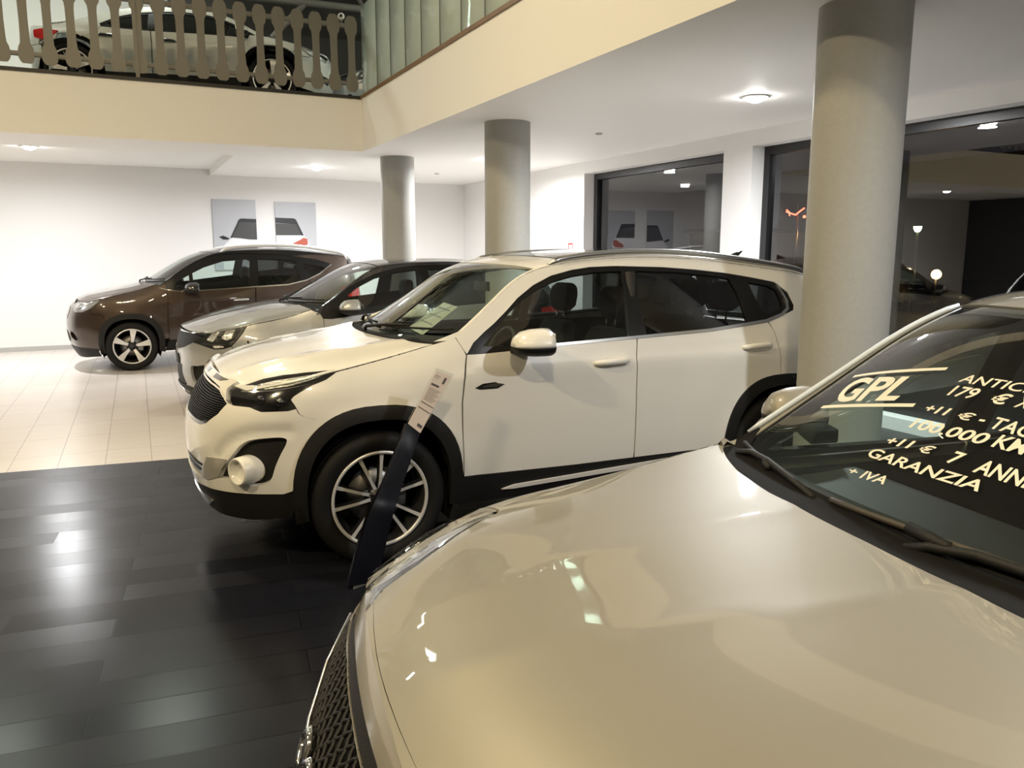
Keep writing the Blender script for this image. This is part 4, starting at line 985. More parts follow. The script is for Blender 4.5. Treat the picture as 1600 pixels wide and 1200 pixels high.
# head lamps
lamp = [(-.905, .95), (-.818, .977), (-.702, 1.016), (-.571, 1.037), (-.412, 1.049), (-.194, 1.056), (-.209, 1.034), (-.252, 1.008), (-.354, .982), (-.426, .95), (-.455, .935), (-.468, .919), (-.441, .893), (-.428, .878), (-.47, .868), (-.615, .863), (-.687, .883), (-.803, .885), (-.861, .919)]
hl = K.put('head_lamp', 'S', lamp, M_black_gloss, off=-.006, thick=.03, mode='both')
z7 = [(-.77, .966), (-.70, .99), (-.60, 1.012), (-.50, 1.024), (-.40, 1.033), (-.27, 1.043), (-.30, 1.025), (-.40, 1.004), (-.50, .985), (-.60, .972), (-.70, .965)]
K.put('lamp_reflector', 'S', z7, M_lamp_refl, off=-.0035, thick=.004, mode='both', parent=hl, res=.03)
K.put('lamp_bar', 'S', [(-.80, .955), (-.70, .958), (-.60, .966), (-.50, .978), (-.36, .995), (-.50, .972), (-.60, .96), (-.70, .951), (-.80, .948)], M_chrome, off=-.003, thick=.004, mode='both', parent=hl)
for i, sg in enumerate((-1, 1)):
    for s_, z_ in ((-.66, .915), (-.545, .905)):
        c0 = WB.side(np.array(s_), np.array(z_)); m = MB(); m.ball((c0[0]+.022, c0[1] if sg < 0 else -c0[1], z_), (.026, .026, .024), 14); m.build('lamp_projector', M_black_gloss, hl[i])
K.put('lamp_lens', 'S', lamp, G_lens, off=.003, thick=0, mode='both', parent=hl)
# bonnet
H_ = WB._nh-1
bon = K.put('bonnet', 'H', [(0.0, -1), (1, -1), (2, -1), (3, -1), (3.96, -1), (3.93, -.85), (3.84, -.6), (3.80, -.3), (3.79, 0), (3.80, .3), (3.84, .6), (3.93, .85), (3.96, 1), (3, 1), (2, 1), (1, 1), (0, 1), (0, .5), (0, 0), (0, -.5)], P, mode='mid', thick=.02)
K.put('bonnet_underside', 'H', [(0.05, -.97), (3.9, -.97), (3.9, .97), (.05, .97)], M_liner, off=-.022, thick=0, mode='mid', parent=bon, res=.1)
K.put('cowl_panel', 'H', [(3.9, -.97), (3.78, -.6), (3.74, 0), (3.78, .6), (3.9, .97), (4.12, .97), (4.14, 0), (4.12, -.97)], M_liner, off=-.008, thick=0, mode='mid')
# wings
fen = K.hoodline(K.hood_a(-.19), 3.96)+[(.40, 1.176), (.452, 1.19), (.485, 1.125), (.495, 1.10), (.482, 1.044), (.467, .961), (.454, .846), (.454, .752), (.458, .596), (.462, .435)]
fen += [(.452, .43)]+archF(8, 130)[1:]+[(-.250, .803), (-.250, .812), (-.323, .817), (-.381, .833), (-.409, .85), (-.424, .875), (-.437, .892), (-.464, .919), (-.451, .935), (-.423, .951), (-.352, .984), (-.250, 1.010), (-.205, 1.036)]
fens = K.put('front_wing', 'S', fen, P, mode='both', thick=.02)
# body side: pillars, roof edge and rear quarter in one sheet round the window opening
dlo = [(.502, 1.107), (.546, 1.164), (.618, 1.217), (.691, 1.263), (.778, 1.326), (.865, 1.394), (.981, 1.462), (1.112, 1.514), (1.257, 1.545), (1.387, 1.561), (1.561, 1.566), (1.678, 1.563), (1.91, 1.556), (2.142, 1.54), (2.388, 1.514), (2.577, 1.485), (2.766, 1.452), (2.853, 1.383), (2.873, 1.30), (2.855, 1.269), (2.78, 1.248), (2.606, 1.211)]
rl_ = K.roofline(0, 6.0)
side = [(.335, 1.176)]+rl_[1:]+[(3.22, 1.30), (3.36, 1.12), (3.34, 1.06), (3.08, 1.04), (3.05, .88), (3.32, .84), (3.2, .75), (3.16, .5), (3.145, .43)]+archR(8, 104)+[(2.612, .864), (2.668, .80), (2.668, .966), (2.640, 1.149), (2.61, 1.209)]+list(reversed(dlo[:-1]))+[(.488, 1.125), (.455, 1.193), (.42, 1.178)]
K.put('body_side', 'S', side, P, mode='both', thick=.02)
fdoor = [(.502, 1.102), (.491, 1.044), (.476, .961), (.463, .846), (.463, .752), (.467, .596), (.470, .432), (.764, .420), (1.17, .418), (1.572, .418), (1.558, .836), (1.558, 1.029), (1.583, 1.140), (1.01, 1.121), (.62, 1.104)]
rdoor = [(1.591, 1.140), (1.566, 1.029), (1.566, .836), (1.580, .418), (2.225, .418), (2.24, .43)]+list(reversed(archR(104, 172)))+[(2.604, .864), (2.660, .80), (2.660, .966), (2.632, 1.149), (2.602, 1.198), (2.127, 1.158)]
ad = archR(104, 172); rdoor = [(1.591, 1.140), (1.566, 1.029), (1.566, .836), (1.580, .418), (2.232, .418)]+list(reversed(ad))+[(2.604, .864), (2.660, .80), (2.660, .966), (2.632, 1.149), (2.602, 1.198), (2.127, 1.158)]
fd = K.put('front_door', 'S', fdoor, P, mode='both', thick=.02); rd = K.put('rear_door', 'S', rdoor, P, mode='both', thick=.02)
sill = [(.462, .428), (1.576, .412), (2.24, .412), (2.235, .36), (2.26, .275), (1.5, .262), (.45, .262), (.46, .36)]
sl_ = K.put('sill_cladding', 'S', sill, M_black, mode='both', off=.006)
K.put('sill_moulding', 'S', [(.70, .326), (.78, .345), (2.1, .402), (2.1, .374), (.78, .322)], mat('pale_moulding', (.74, .73, .70), .3, coat=.5), mode='both', off=.016, parent=sl_)
K.put('arch_cladding', 'S', archF(-8, 188)+list(reversed(archF(-8, 188, .385, .425))), M_black, mode='both', off=.012, thick=.05)
K.put('arch_cladding', 'S', archR(-8, 188)+list(reversed(archR(-8, 188, .385, .425))), M_black, mode='both', off=.012, thick=.05)
# windows: black surround with three panes
fw = [(.60, 1.145), (.70, 1.235), (.80, 1.32), (.90, 1.385), (1.00, 1.438), (1.12, 1.483), (1.26, 1.514), (1.416, 1.533), (1.60, 1.538), (1.595, 1.42), (1.535, 1.155), (1.2, 1.142), (.8, 1.134)]
rw = [(1.70, 1.538), (2.011, 1.527), (2.29, 1.500), (2.398, 1.482), (2.43, 1.399), (2.44, 1.222), (2.40, 1.192), (2.084, 1.172), (1.663, 1.159), (1.665, 1.321)]
qw = [(2.545, 1.455), (2.70, 1.432), (2.765, 1.40), (2.775, 1.33), (2.766, 1.29), (2.635, 1.252), (2.60, 1.26), (2.56, 1.37)]
sur = [(a, z) for a, z in dlo[:-1]]+[(2.602, 1.203), (2.127, 1.163), (1.587, 1.145), (1.01, 1.126), (.62, 1.109), (.505, 1.105)]
K.put('window_surround', 'S', sur, M_black_satin, [fw, rw, qw], mode='both', off=-.006, thick=.02)
K.put('side_window', 'S', fw, G_car, mode='both', off=-.016, thick=0, parent=fd); K.put('side_window', 'S', rw, G_tint, mode='both', off=-.016, thick=0, parent=rd)
K.put('quarter_window', 'S', qw, G_tint, mode='both', off=-.016, thick=0)
ch = [(.80, 1.114), (1.01, 1.122), (1.587, 1.141), (2.127, 1.159), (2.602, 1.199), (2.75, 1.236), (2.812, 1.275), (2.826, 1.33), (2.785, 1.44), (2.772, 1.432), (2.808, 1.33), (2.797, 1.287), (2.742, 1.253), (2.592, 1.217), (2.127, 1.177), (1.587, 1.157), (1.01, 1.137), (.80, 1.126)]
K.put('belt_moulding', 'S', ch, M_satin, mode='both', off=.004, thick=.01)
B_ = [(1.62, 1.16), (1.655, 1.16), (1.69, 1.535), (1.655, 1.535)]
K.put('door_badge', 'S', [(.531, .924), (.575, .945), (.647, .95), (.662, .945), (.60, .938), (.575, .926), (.66, .921), (.705, .935), (.662, .914), (.56, .914)], M_black_gloss, mode='both', off=.003, thick=.004, parent=fd, res=.02)
K.put('badge_rim', 'S', [(.60, .9375), (.655, .9445), (.705, .935), (.662, .922), (.58, .9265)], M_chrome, mode='both', off=.002, thick=.003, parent=fd, res=.02)
for par, s_, z_ in ((fd, 1.375, 1.018), (rd, 2.455, 1.056)):
    K.put('handle_cup', 'S', ell(s_-.02, z_+.004, .062, .042), P, mode='both', off=-.001, thick=.0, parent=par)
handles(W, WB, [(1.385, 1.018, fd), (2.465, 1.056, rd)], P)
for s_ in (1.435, 1.465):
    c0 = WB.side(np.array(s_), np.array(1.022)); m = MB(); m.lathe([(0, -.004), (.010, -.003), (.012, 0)], 'y', 14, o=(s_, c0[1]-.034, 1.023)); m.build('lock_button', M_black_gloss, fd[0])
# glasshouse
tg = .865
K.put('windscreen', 'T', [(.04, -tg), (1, -tg), (1.95, -tg), (1.95, -.4), (1.95, 0), (1.95, .4), (1.95, tg), (1, tg), (.04, tg), (.04, .4), (.04, 0), (.04, -.4)], G_shield, mode='mid', off=-.004, thick=0)
K.put('screen_pillar', 'T', [(-.05, -1), (1, -1), (2.02, -1), (2.02, -tg-.004), (1, -tg-.004), (-.05, -tg-.004)], P, mode='both', thick=.01)
K.put('cowl', 'T', [(-.13, -.98), (.10, -.92), (.13, -.5), (.13, 0), (.13, .5), (.10, .92), (-.13, .98), (-.16, .5), (-.18, 0), (-.16, -.5)], M_black, mode='mid', off=-.012, thick=0)
K.put('screen_header', 'T', [(1.90, -tg), (2.0, -tg), (2.0, tg), (1.90, tg)], M_black_gloss, mode='mid', off=-.007, thick=0)
rf = K.put('roof', 'T', [(1.97, -1), (3, -1), (4, -1), (5, -1), (6, -1), (6, -.5), (6, 0), (6, .5), (6, 1), (5, 1), (4, 1), (3, 1), (1.97, 1), (1.97, .5), (1.97, 0), (1.97, -.5)], P, mode='mid', thick=.02)
K.put('glass_roof', 'T', [(2.45, -.62), (3.5, -.62), (4.9, -.62), (4.9, 0), (4.9, .62), (3.5, .62), (2.45, .62), (2.42, 0)], M_black_gloss, mode='mid', off=.003, thick=.004, parent=rf)
K.put('headlining', 'T', [(2.0, -.95), (5.9, -.95), (5.9, .95), (2.0, .95)], mat('grey_headlining', (.22, .215, .2), .9), mode='mid', off=-.03, thick=0, parent=rf, res=.1)
K.put('rear_window', 'T', [(6.08, -.8), (6.9, -.8), (6.9, .8), (6.08, .8)], G_tint, mode='mid', off=-.004, thick=0)
K.put('tailgate', 'S', K.symr([(st, 1.08), (3.5, 1.08), (3.37, 1.10), (3.35, 1.05), (3.33, .80), (3.45, .62), (st, .62)]), P, mode='mid', thick=.02)
K.put('tailgate_frame', 'T', [(6.0, -1), (6.08, -.82), (6.9, -.82), (6.9, .82), (6.08, .82), (6, 1), (7, 1), (7, -1)], P, mode='mid', thick=.01)
K.put('tail_lamp', 'S', [(3.06, 1.035), (3.33, 1.05), (3.48, 1.04), (3.46, .86), (3.32, .85), (3.06, .885)], M_red, mode='both', off=.004, thick=.02)
K.put('rear_bumper', 'S', K.symr([(st, .615), (3.44, .615), (3.3, .82), (3.2, .745), (3.16, .5), (3.15, .30), (3.4, .26), (st, .26)]), M_black, mode='mid', thick=.02)
# roof rails
for sg in (-1, 1):
    path = []
    for i in range(26):
        a = 2.20+(6.0-2.20)*i/25; s_ = float(WB.R[0](a)); z_ = float(WB.R[1](a)); c0 = WB.side(np.array(s_), np.array(z_)); u = i/25
        lift = .018+.02*math.sin(math.pi*min(1, max(0, u)))**.5 if 0 < u < 1 else .004
        path.append((c0[0], sg*(abs(c0[1])-.018), c0[2]+lift))
    m = MB(); m.tube(path, [.012]+[.019]*24+[.012], 10); m.build('roof_rail', M_satin, W)
m = MB(); m.loft([[(2.95+dx, dy, 1.60) for dx, dy in ((-.07, 0), (0, -.02), (.07, 0), (0, .02))], [(3.06+dx, dy, 1.655) for dx, dy in ((-.02, 0), (0, -.006), (.02, 0), (0, .006))]]); m.build('aerial', M_black_gloss, rf)
door_mirrors(W, .80, .965, 1.155, P, M_black, M_chrome, (.21, .23, .15), stalk=.11)
wiper(W, WB.top, .12, -.05, .20, -.80); wiper(W, WB.top, .12, .55, .16, -.02)
# dark inner shell behind the panel gaps
inn = [(-.42, 1.02), (.3, 1.13), (2.6, 1.13), (3.3, 1.0), (3.3, .3), (3.15, .3)]+archR(0, 180, .40, .44)+[(2.2, .3), (.5, .3)]+archF(0, 180, .40, .44)+[(-.5, .42)]
K.put('inner_shell', 'S', inn, M_liner, mode='both', off=-.035, thick=0, res=.12)
for x_ in (0.005, 2.69): arch_liner(W, x_, .37, .42, .88, dict(liner=M_liner))
cabin(W, WM, .55, 1.12, .80, 2.35)
m = MB(); m.loft([[(.93, y, z) for y, z in ((-.12, 1.40), (.12, 1.40), (.11, 1.46), (-.11, 1.46))], [(.955, y, z) for y, z in ((-.12, 1.40), (.12, 1.40), (.11, 1.46), (-.11, 1.46))]]); m.tube([(.94, 0, 1.45), (.93, 0, 1.54)], .012, 8); m.build('rear_view_mirror', M_dash, W, bevel=.006)
for sg in (-1, 1):
    m = MB(); m.tube([(1.60, sg*.80, 1.12), (1.62, sg*.74, 1.30), (1.66, sg*.66, 1.52)], .035, 8); m.build('centre_pillar', M_dash, W)
wheel_w = make_wheel('ten', .362, .252, .225, WM)
four_wheels(W, wheel_w, 2.68, .80, .362, 0)

# ================================================================ the other cars share one way of fitting panels
def fit_car(root, B, c):
    K = Coach(root, B); sn, st = B.sn, B.st; P = c['paint']; zs = c['sill']; low = c.get('low', zs-.15)
    (fx, fz, frx, frz), (rx, rz, rrx, rrz) = c['arch']; cw = c.get('clad', .06)
    aF = lambda a0, a1, k=0: sell(fx, fz, frx-k, frz-k, a0, a1, 26); aR = lambda a0, a1, k=0: sell(rx, rz, rrx-k, rrz-k, a0, a1, 26)
    seam, split, rear, dlo, he = c['seam'], c['split'], c['rear'], c['dlo'], c['hood_edge']
    # front end
    bl = c['lamp']; tipi = c['lamp_tip']
    wing = K.hoodline(K.hood_a(he[0][0]), 3.96)+[(seam[0][0]-.03, seam[0][1]+.05)]+[(a-.005, z) for a, z in seam]+[q for q in aF(8, c.get('wing_arc', 132))]+c['wing_front']
    K.put('front_wing', 'S', wing, P, mode='both', thick=.02)
    fb = K.put('front_bumper', 'S', K.sym(c['bumper']), P, [h for q in c.get('bumper_holes', []) for h in (q, [(2*sn-a, z) for a, z in reversed(q)])], mode='mid', thick=.03)
    for nm, poly, m, off, mode in c.get('front_bits', []):
        K.put(nm, 'S', poly if mode != 'mid' else K.sym(poly), m, mode=mode, off=off, thick=.01, parent=fb, res=.04)
    hl = K.put('head_lamp', 'S', bl, c.get('lamp_mat', M_black_gloss), mode='both', off=-.006, thick=.03)
    for nm, poly, m in c.get('lamp_bits', []): K.put(nm, 'S', poly, m, mode='both', off=-.003, thick=.004, parent=hl, res=.03)
    K.put('lamp_lens', 'S', bl, G_lens, mode='both', off=.003, thick=0, parent=hl)
    n = B._nh-1
    K.put('bonnet', 'H', c.get('bonnet') or [(0, -1), (1, -1), (2, -1), (3, -1), (3.96, -1), (3.96, 0), (3.96, 1), (3, 1), (2, 1), (1, 1), (0, 1), (0, 0)], P, mode='mid', thick=.02)
    # sides
    rl = K.roofline(0, 6.0); P2 = c.get('roof_paint', P); ps = c.get('pillar_paint', P)
    e = c['tail']                                        # outline of the rear quarter, from the roof end round to the rear arch
    side = rl+e+aR(8, 104)+[rear[-1]]+[(a+.004, z) for a, z in reversed(rear[:-1])]+list(reversed(dlo))+[(seam[0][0]-.02, seam[0][1]+.05)]
    K.put('body_side', 'S', side, ps, mode='both', thick=.02)
    if c.get('dark_top'):
        top_ = [q for q in dlo if q[0] < c['dark_top']]; K.put('roof_side', 'S', K.roofline(0, 5.2)+[(c['dark_top'], top_[-1][1]+.02)]+list(reversed(top_)), M_black_satin, mode='both', off=.003, thick=.006)
    belt = c['belt']; sb = lambda a: float(np.interp(a, [q[0] for q in belt], [q[1] for q in belt]))
    s2 = split[0][0]
    fd = [seam[0]]+seam[1:]+[(seam[-1][0], zs)]+[(split[-1][0]-.006, zs)]+[(a-.006, z) for a, z in reversed(split)]+[q for q in reversed(belt) if seam[0][0]+.03 < q[0] < s2-.03]
    rd = [(a+.006, z) for a, z in split]+[(split[-1][0]+.006, zs), (aR(8, 172)[-1][0]-.01, zs)]+list(reversed(aR(104, 172)))+[(a-.004, z) for a, z in reversed(rear)]+[q for q in reversed(belt) if s2+.03 < q[0] < rear[0][0]-.03]
    d1 = K.put('front_door', 'S', fd, P, mode='both', thick=.02); d2 = K.put('rear_door', 'S', rd, P, mode='both', thick=.02)
    K.put('sill', 'S', [(seam[-1][0]-.01, zs-.006), (aR(8, 172)[-1][0]-.01, zs-.006), (aR(8, 172)[-1][0]+.02, low), (fx+frx-.01, low)], c.get('clad_mat', M_black), mode='both', off=.004)
    if cw:
        for f in (aF, aR): K.put('arch_cladding', 'S', f(-8, 188)+list(reversed(f(-8, 188, cw))), c.get('clad_mat', M_black), mode='both', off=.010, thick=.04)
    sur = dlo+[(a, z+.004) for a, z in reversed(belt)]
    K.put('window_surround', 'S', sur, M_black_satin, [w[1] for w in c['windows']], mode='both', off=-.006, thick=.02)
    for nm, poly, m, par in c['windows']: K.put(nm, 'S', poly, m, mode='both', off=-.014, thick=0, parent={'f': d1, 'r': d2, None: None}[par])
    if c.get('belt_chrome'):
        K.put('belt_moulding', 'S', [(a, z+.012) for a, z in c['belt_chrome']]+[(a, z-.004) for a, z in reversed(c['belt_chrome'])], M_chrome, mode='both', off=.004, thick=.01)
    handles(root, B, [(q[0], q[1], (d1, d2)[i]) for i, q in enumerate(c['handles'])], c.get('handle_mat', P))
    tg = c.get('tg', .86)
    K.put('windscreen', 'T', [(.04, -tg), (1, -tg), (1.95, -tg), (1.95, 0), (1.95, tg), (1, tg), (.04, tg), (.04, 0)], G_shield, mode='mid', off=-.004, thick=0)
    K.put('screen_pillar', 'T', [(-.03, -1), (1, -1), (2.02, -1), (2.02, -tg-.004), (1, -tg-.004), (-.03, -tg-.004)], M_black_satin if c.get('dark_top') else ps, mode='both', thick=.01)
    K.put('cowl', 'T', c.get('cowl') or [(-.13, -.98), (.08, -.9), (.10, 0), (.08, .9), (-.13, .98), (-.16, 0)], M_black, mode='mid', off=-.010, thick=0)
    rf = K.put('roof', 'T', [(1.97, -1), (3, -1), (4, -1), (5, -1), (6, -1), (6, 0), (6, 1), (5, 1), (4, 1), (3, 1), (1.97, 1), (1.97, 0)], P2, mode='mid', thick=.02)
    K.put('headlining', 'T', [(2.0, -.95), (5.9, -.95), (5.9, .95), (2.0, .95)], mat('grey_headlining', (.22, .215, .2), .9), mode='mid', off=-.03, thick=0, parent=rf, res=.1)
    K.put('rear_window', 'T', [(6.06, -.84), (6.92, -.84), (6.92, .84), (6.06, .84)], G_tint, mode='mid', off=-.004, thick=0)
    K.put('tailgate', 'S', K.symr(c['tailgate']), P, mode='mid', thick=.02)
    K.put('tailgate_frame', 'T', [(6.0, -1), (6.06, -.85), (6.92, -.85), (6.92, .85), (6.06, .85), (6, 1), (7, 1), (7, -1)], P2, mode='mid', thick=.01)
    K.put('tail_lamp', 'S', c['tail_lamp'], M_red, mode='both', off=.004, thick=.02)
    K.put('rear_bumper', 'S', K.symr(c['rear_bumper']), c.get('rear_mat', P), mode='mid', thick=.02)
    if c.get('rails'):
        for sg in (-1, 1):
            path = []; a0, a1 = c['rails']
            for i in range(22):
                a = a0+(a1-a0)*i/21; c0 = B.side(B.R[0](a), B.R[1](a)); u = i/21
                path.append((c0[0], sg*(abs(c0[1])-.02), c0[2]+(.02+.055*math.sin(math.pi*u)**.4 if 0 < u < 1 else .004)))
            m = MB(); m.tube(path, [.014]+[.026]*20+[.014], 8); m.build('roof_rail', mat('pale_rail', (.72, .72, .71), .3, metal=.35), root)
    inn = [(fx-frx+.05, he[0][1]-.04), (he[-1][0], he[-1][1]-.06), (rear[0][0], belt[-1][1]-.05), (rear[0][0]+.35, belt[-1][1]-.12), (st-1.1, low+.05)]+aR(0, 180, .05)+[(rx-.6, low+.05), (fx+.55, low+.05)]+aF(0, 180, .05)
    K.put('inner_shell', 'S', inn, M_liner, mode='both', off=-.035, thick=0, res=.14)
    hy = float(B.side(np.array(fx), np.array(fz))[1])*-1
    for x_, z_, r_ in ((fx, fz, frx-.04), (rx, rz, rrx-.04)): arch_liner(root, x_, z_, r_, hy-.02, dict(liner=M_liner))
    cabin(root, WM, *c['cabin'])
    door_mirrors(root, *c['mirror'][:3], c.get('mirror_paint', P), M_black, M_chrome, c['mirror'][3], stalk=.11)
    wiper(root, B.top, .10, -.05, .16, -.78); wiper(root, B.top, .10, .55, .13, 0)
    w = make_wheel(c['wheel'], c['wr'], c['rim'], .215, WM); four_wheels(root, w, rx-fx, hy-.112, c['wr'])
    return K, d1, d2, fb, hl

# ---------------------------------------------------------------- brown car by the back wall
BR = thing('car', 'brown car with silver roof rails at the back, below the two wall pictures', 'car', (.054, 13.042, 0), R(1.5))
sn = BB.sn
b_dlo = [(.395, 1.165), (.473, 1.21), (.60, 1.31), (.76, 1.42), (.93, 1.515), (1.10, 1.57), (1.30, 1.605), (1.55, 1.615), (1.9, 1.605), (2.3, 1.575), (2.65, 1.52), (2.873, 1.455)]
b_belt = [(.40, 1.135), (.49, 1.112), (.637, 1.088), (.871, 1.088), (1.2, 1.102), (1.69, 1.128), (2.17, 1.148), (2.461, 1.211), (2.667, 1.30), (2.873, 1.44)]
b_hole = [(-.97, .52), (-.93, .47), (-.80, .43), (-.74, .45), (-.80, .53), (-.9, .56)]
fit_car(BR, BB, dict(
    paint=M_brown, sill=.41, arch=((0, .34, .425, .46), (2.60, .34, .425, .46)), clad=.075, pillar_paint=M_brown, roof_paint=mat('dark_roof_paint', (.014, .014, .016), .25, coat=1), dark_top=2.62,
    hood_edge=[(-.40, .998), (-.2, 1.005), (-.02, 1.016), (.17, 1.04), (.295, 1.075), (.36, 1.18)],
    seam=[(.50, 1.105), (.495, .93), (.482, .726), (.487, .43)], split=[(1.70, 1.125), (1.685, .95), (1.69, .75), (1.70, .41)], rear=[(2.50, 1.215), (2.57, 1.05), (2.56, .85), (2.53, .80)],
    lamp=chaikin([(-.875, .855), (-.954, .919), (-.86, .952), (-.734, .974), (-.556, .998), (-.405, .99), (-.46, .935), (-.515, .88), (-.624, .836), (-.789, .825)], keep=(4,)), lamp_tip=3, lamp_mat=mat('grey_lamp', (.34, .34, .33), .2, metal=.4, coat=1),
    lamp_bits=[('lamp_reflector', [(-.90, .90), (-.80, .935), (-.66, .960), (-.50, .975), (-.60, .925), (-.72, .885), (-.83, .875)], M_lamp_refl), ('lamp_projector', ell(-.70, .905, .045, .034), M_black_gloss)],
    wing_arc=132, wing_front=[(-.334, .778), (-.42, .798), (-.501, .80), (-.507, .865), (-.455, .933)],
    bumper=[(sn, .985), (-1.1, .975), (-.97, .93), (-.885, .852), (-.79, .82), (-.62, .83), (-.512, .86), (-.506, .795), (-.425, .793), (-.34, .773)]+[q for q in sell(0, .34, .425, .46, 132, 175, 14)]+[(-.42, .30), (-.55, .27), (-.75, .25), (-1.0, .24), (sn, .24)],
    bumper_holes=[b_hole], front_bits=[('fog_recess', [(a*1.0, z) for a, z in ell(-.86, .495, .16, .09)], M_black, -.04, 'both'), ('grille', [(sn, .90), (-1.15, .89), (-1.05, .86), (-1.02, .80), (-1.1, .72), (sn, .70)], M_black_gloss, .004, 'mid'), ('lower_grille', [(sn, .55), (-1.1, .55), (-1.03, .46), (-1.1, .40), (sn, .40)], M_black, .004, 'mid'), ('bumper_lip', [(sn, .34), (-1.0, .345), (-.7, .335), (-.45, .32), (-.43, .22), (-.7, .2), (sn, .19)], M_black, .006, 'mid')],
    dlo=b_dlo, belt=b_belt, belt_chrome=b_belt,
    tail=[(3.10, 1.40), (3.24, 1.16), (3.20, 1.12), (3.0, 1.10), (2.98, .93), (3.15, .90), (3.12, .70), (3.05, .42)],
    windows=[('quarter_window', [(.60, 1.13), (.60, 1.20), (.70, 1.265), (.80, 1.32), (.80, 1.115)], G_car, None), ('side_window', [(.85, 1.115), (.85, 1.345), (1.021, 1.43), (1.282, 1.51), (1.62, 1.535), (1.66, 1.51), (1.60, 1.149), (1.3, 1.125), (1.0, 1.112)], G_car, 'f'),
             ('side_window', [(1.78, 1.53), (2.0, 1.53), (2.25, 1.51), (2.34, 1.49), (2.36, 1.21), (2.3, 1.19), (2.1, 1.165), (1.74, 1.153)], G_tint, 'r'), ('quarter_window', [(2.44, 1.47), (2.62, 1.43), (2.78, 1.40), (2.62, 1.31), (2.44, 1.235)], G_tint, None)],
    handles=[(1.474, .95), (2.36, .99)], handle_mat=M_chrome,
    tailgate=[(BB.st, 1.11), (3.40, 1.11), (3.25, 1.14), (3.22, 1.10), (3.21, .92), (3.3, .70), (BB.st, .70)], tail_lamp=[(3.0, 1.095), (3.22, 1.115), (3.38, 1.09), (3.36, .93), (3.21, .91), (3.0, .935)],
    rear_bumper=[(BB.st, .695), (3.29, .695), (3.16, .88), (3.125, .70), (3.06, .42), (3.05, .30), (3.3, .26), (BB.st, .26)],
    rails=(2.15, 5.95), cabin=(.55, 1.10, .77, 2.30), mirror=(.80, .925, 1.12, (.19, .22, .16)), mirror_paint=M_black_gloss, wheel='five', wr=.342, rim=.235))

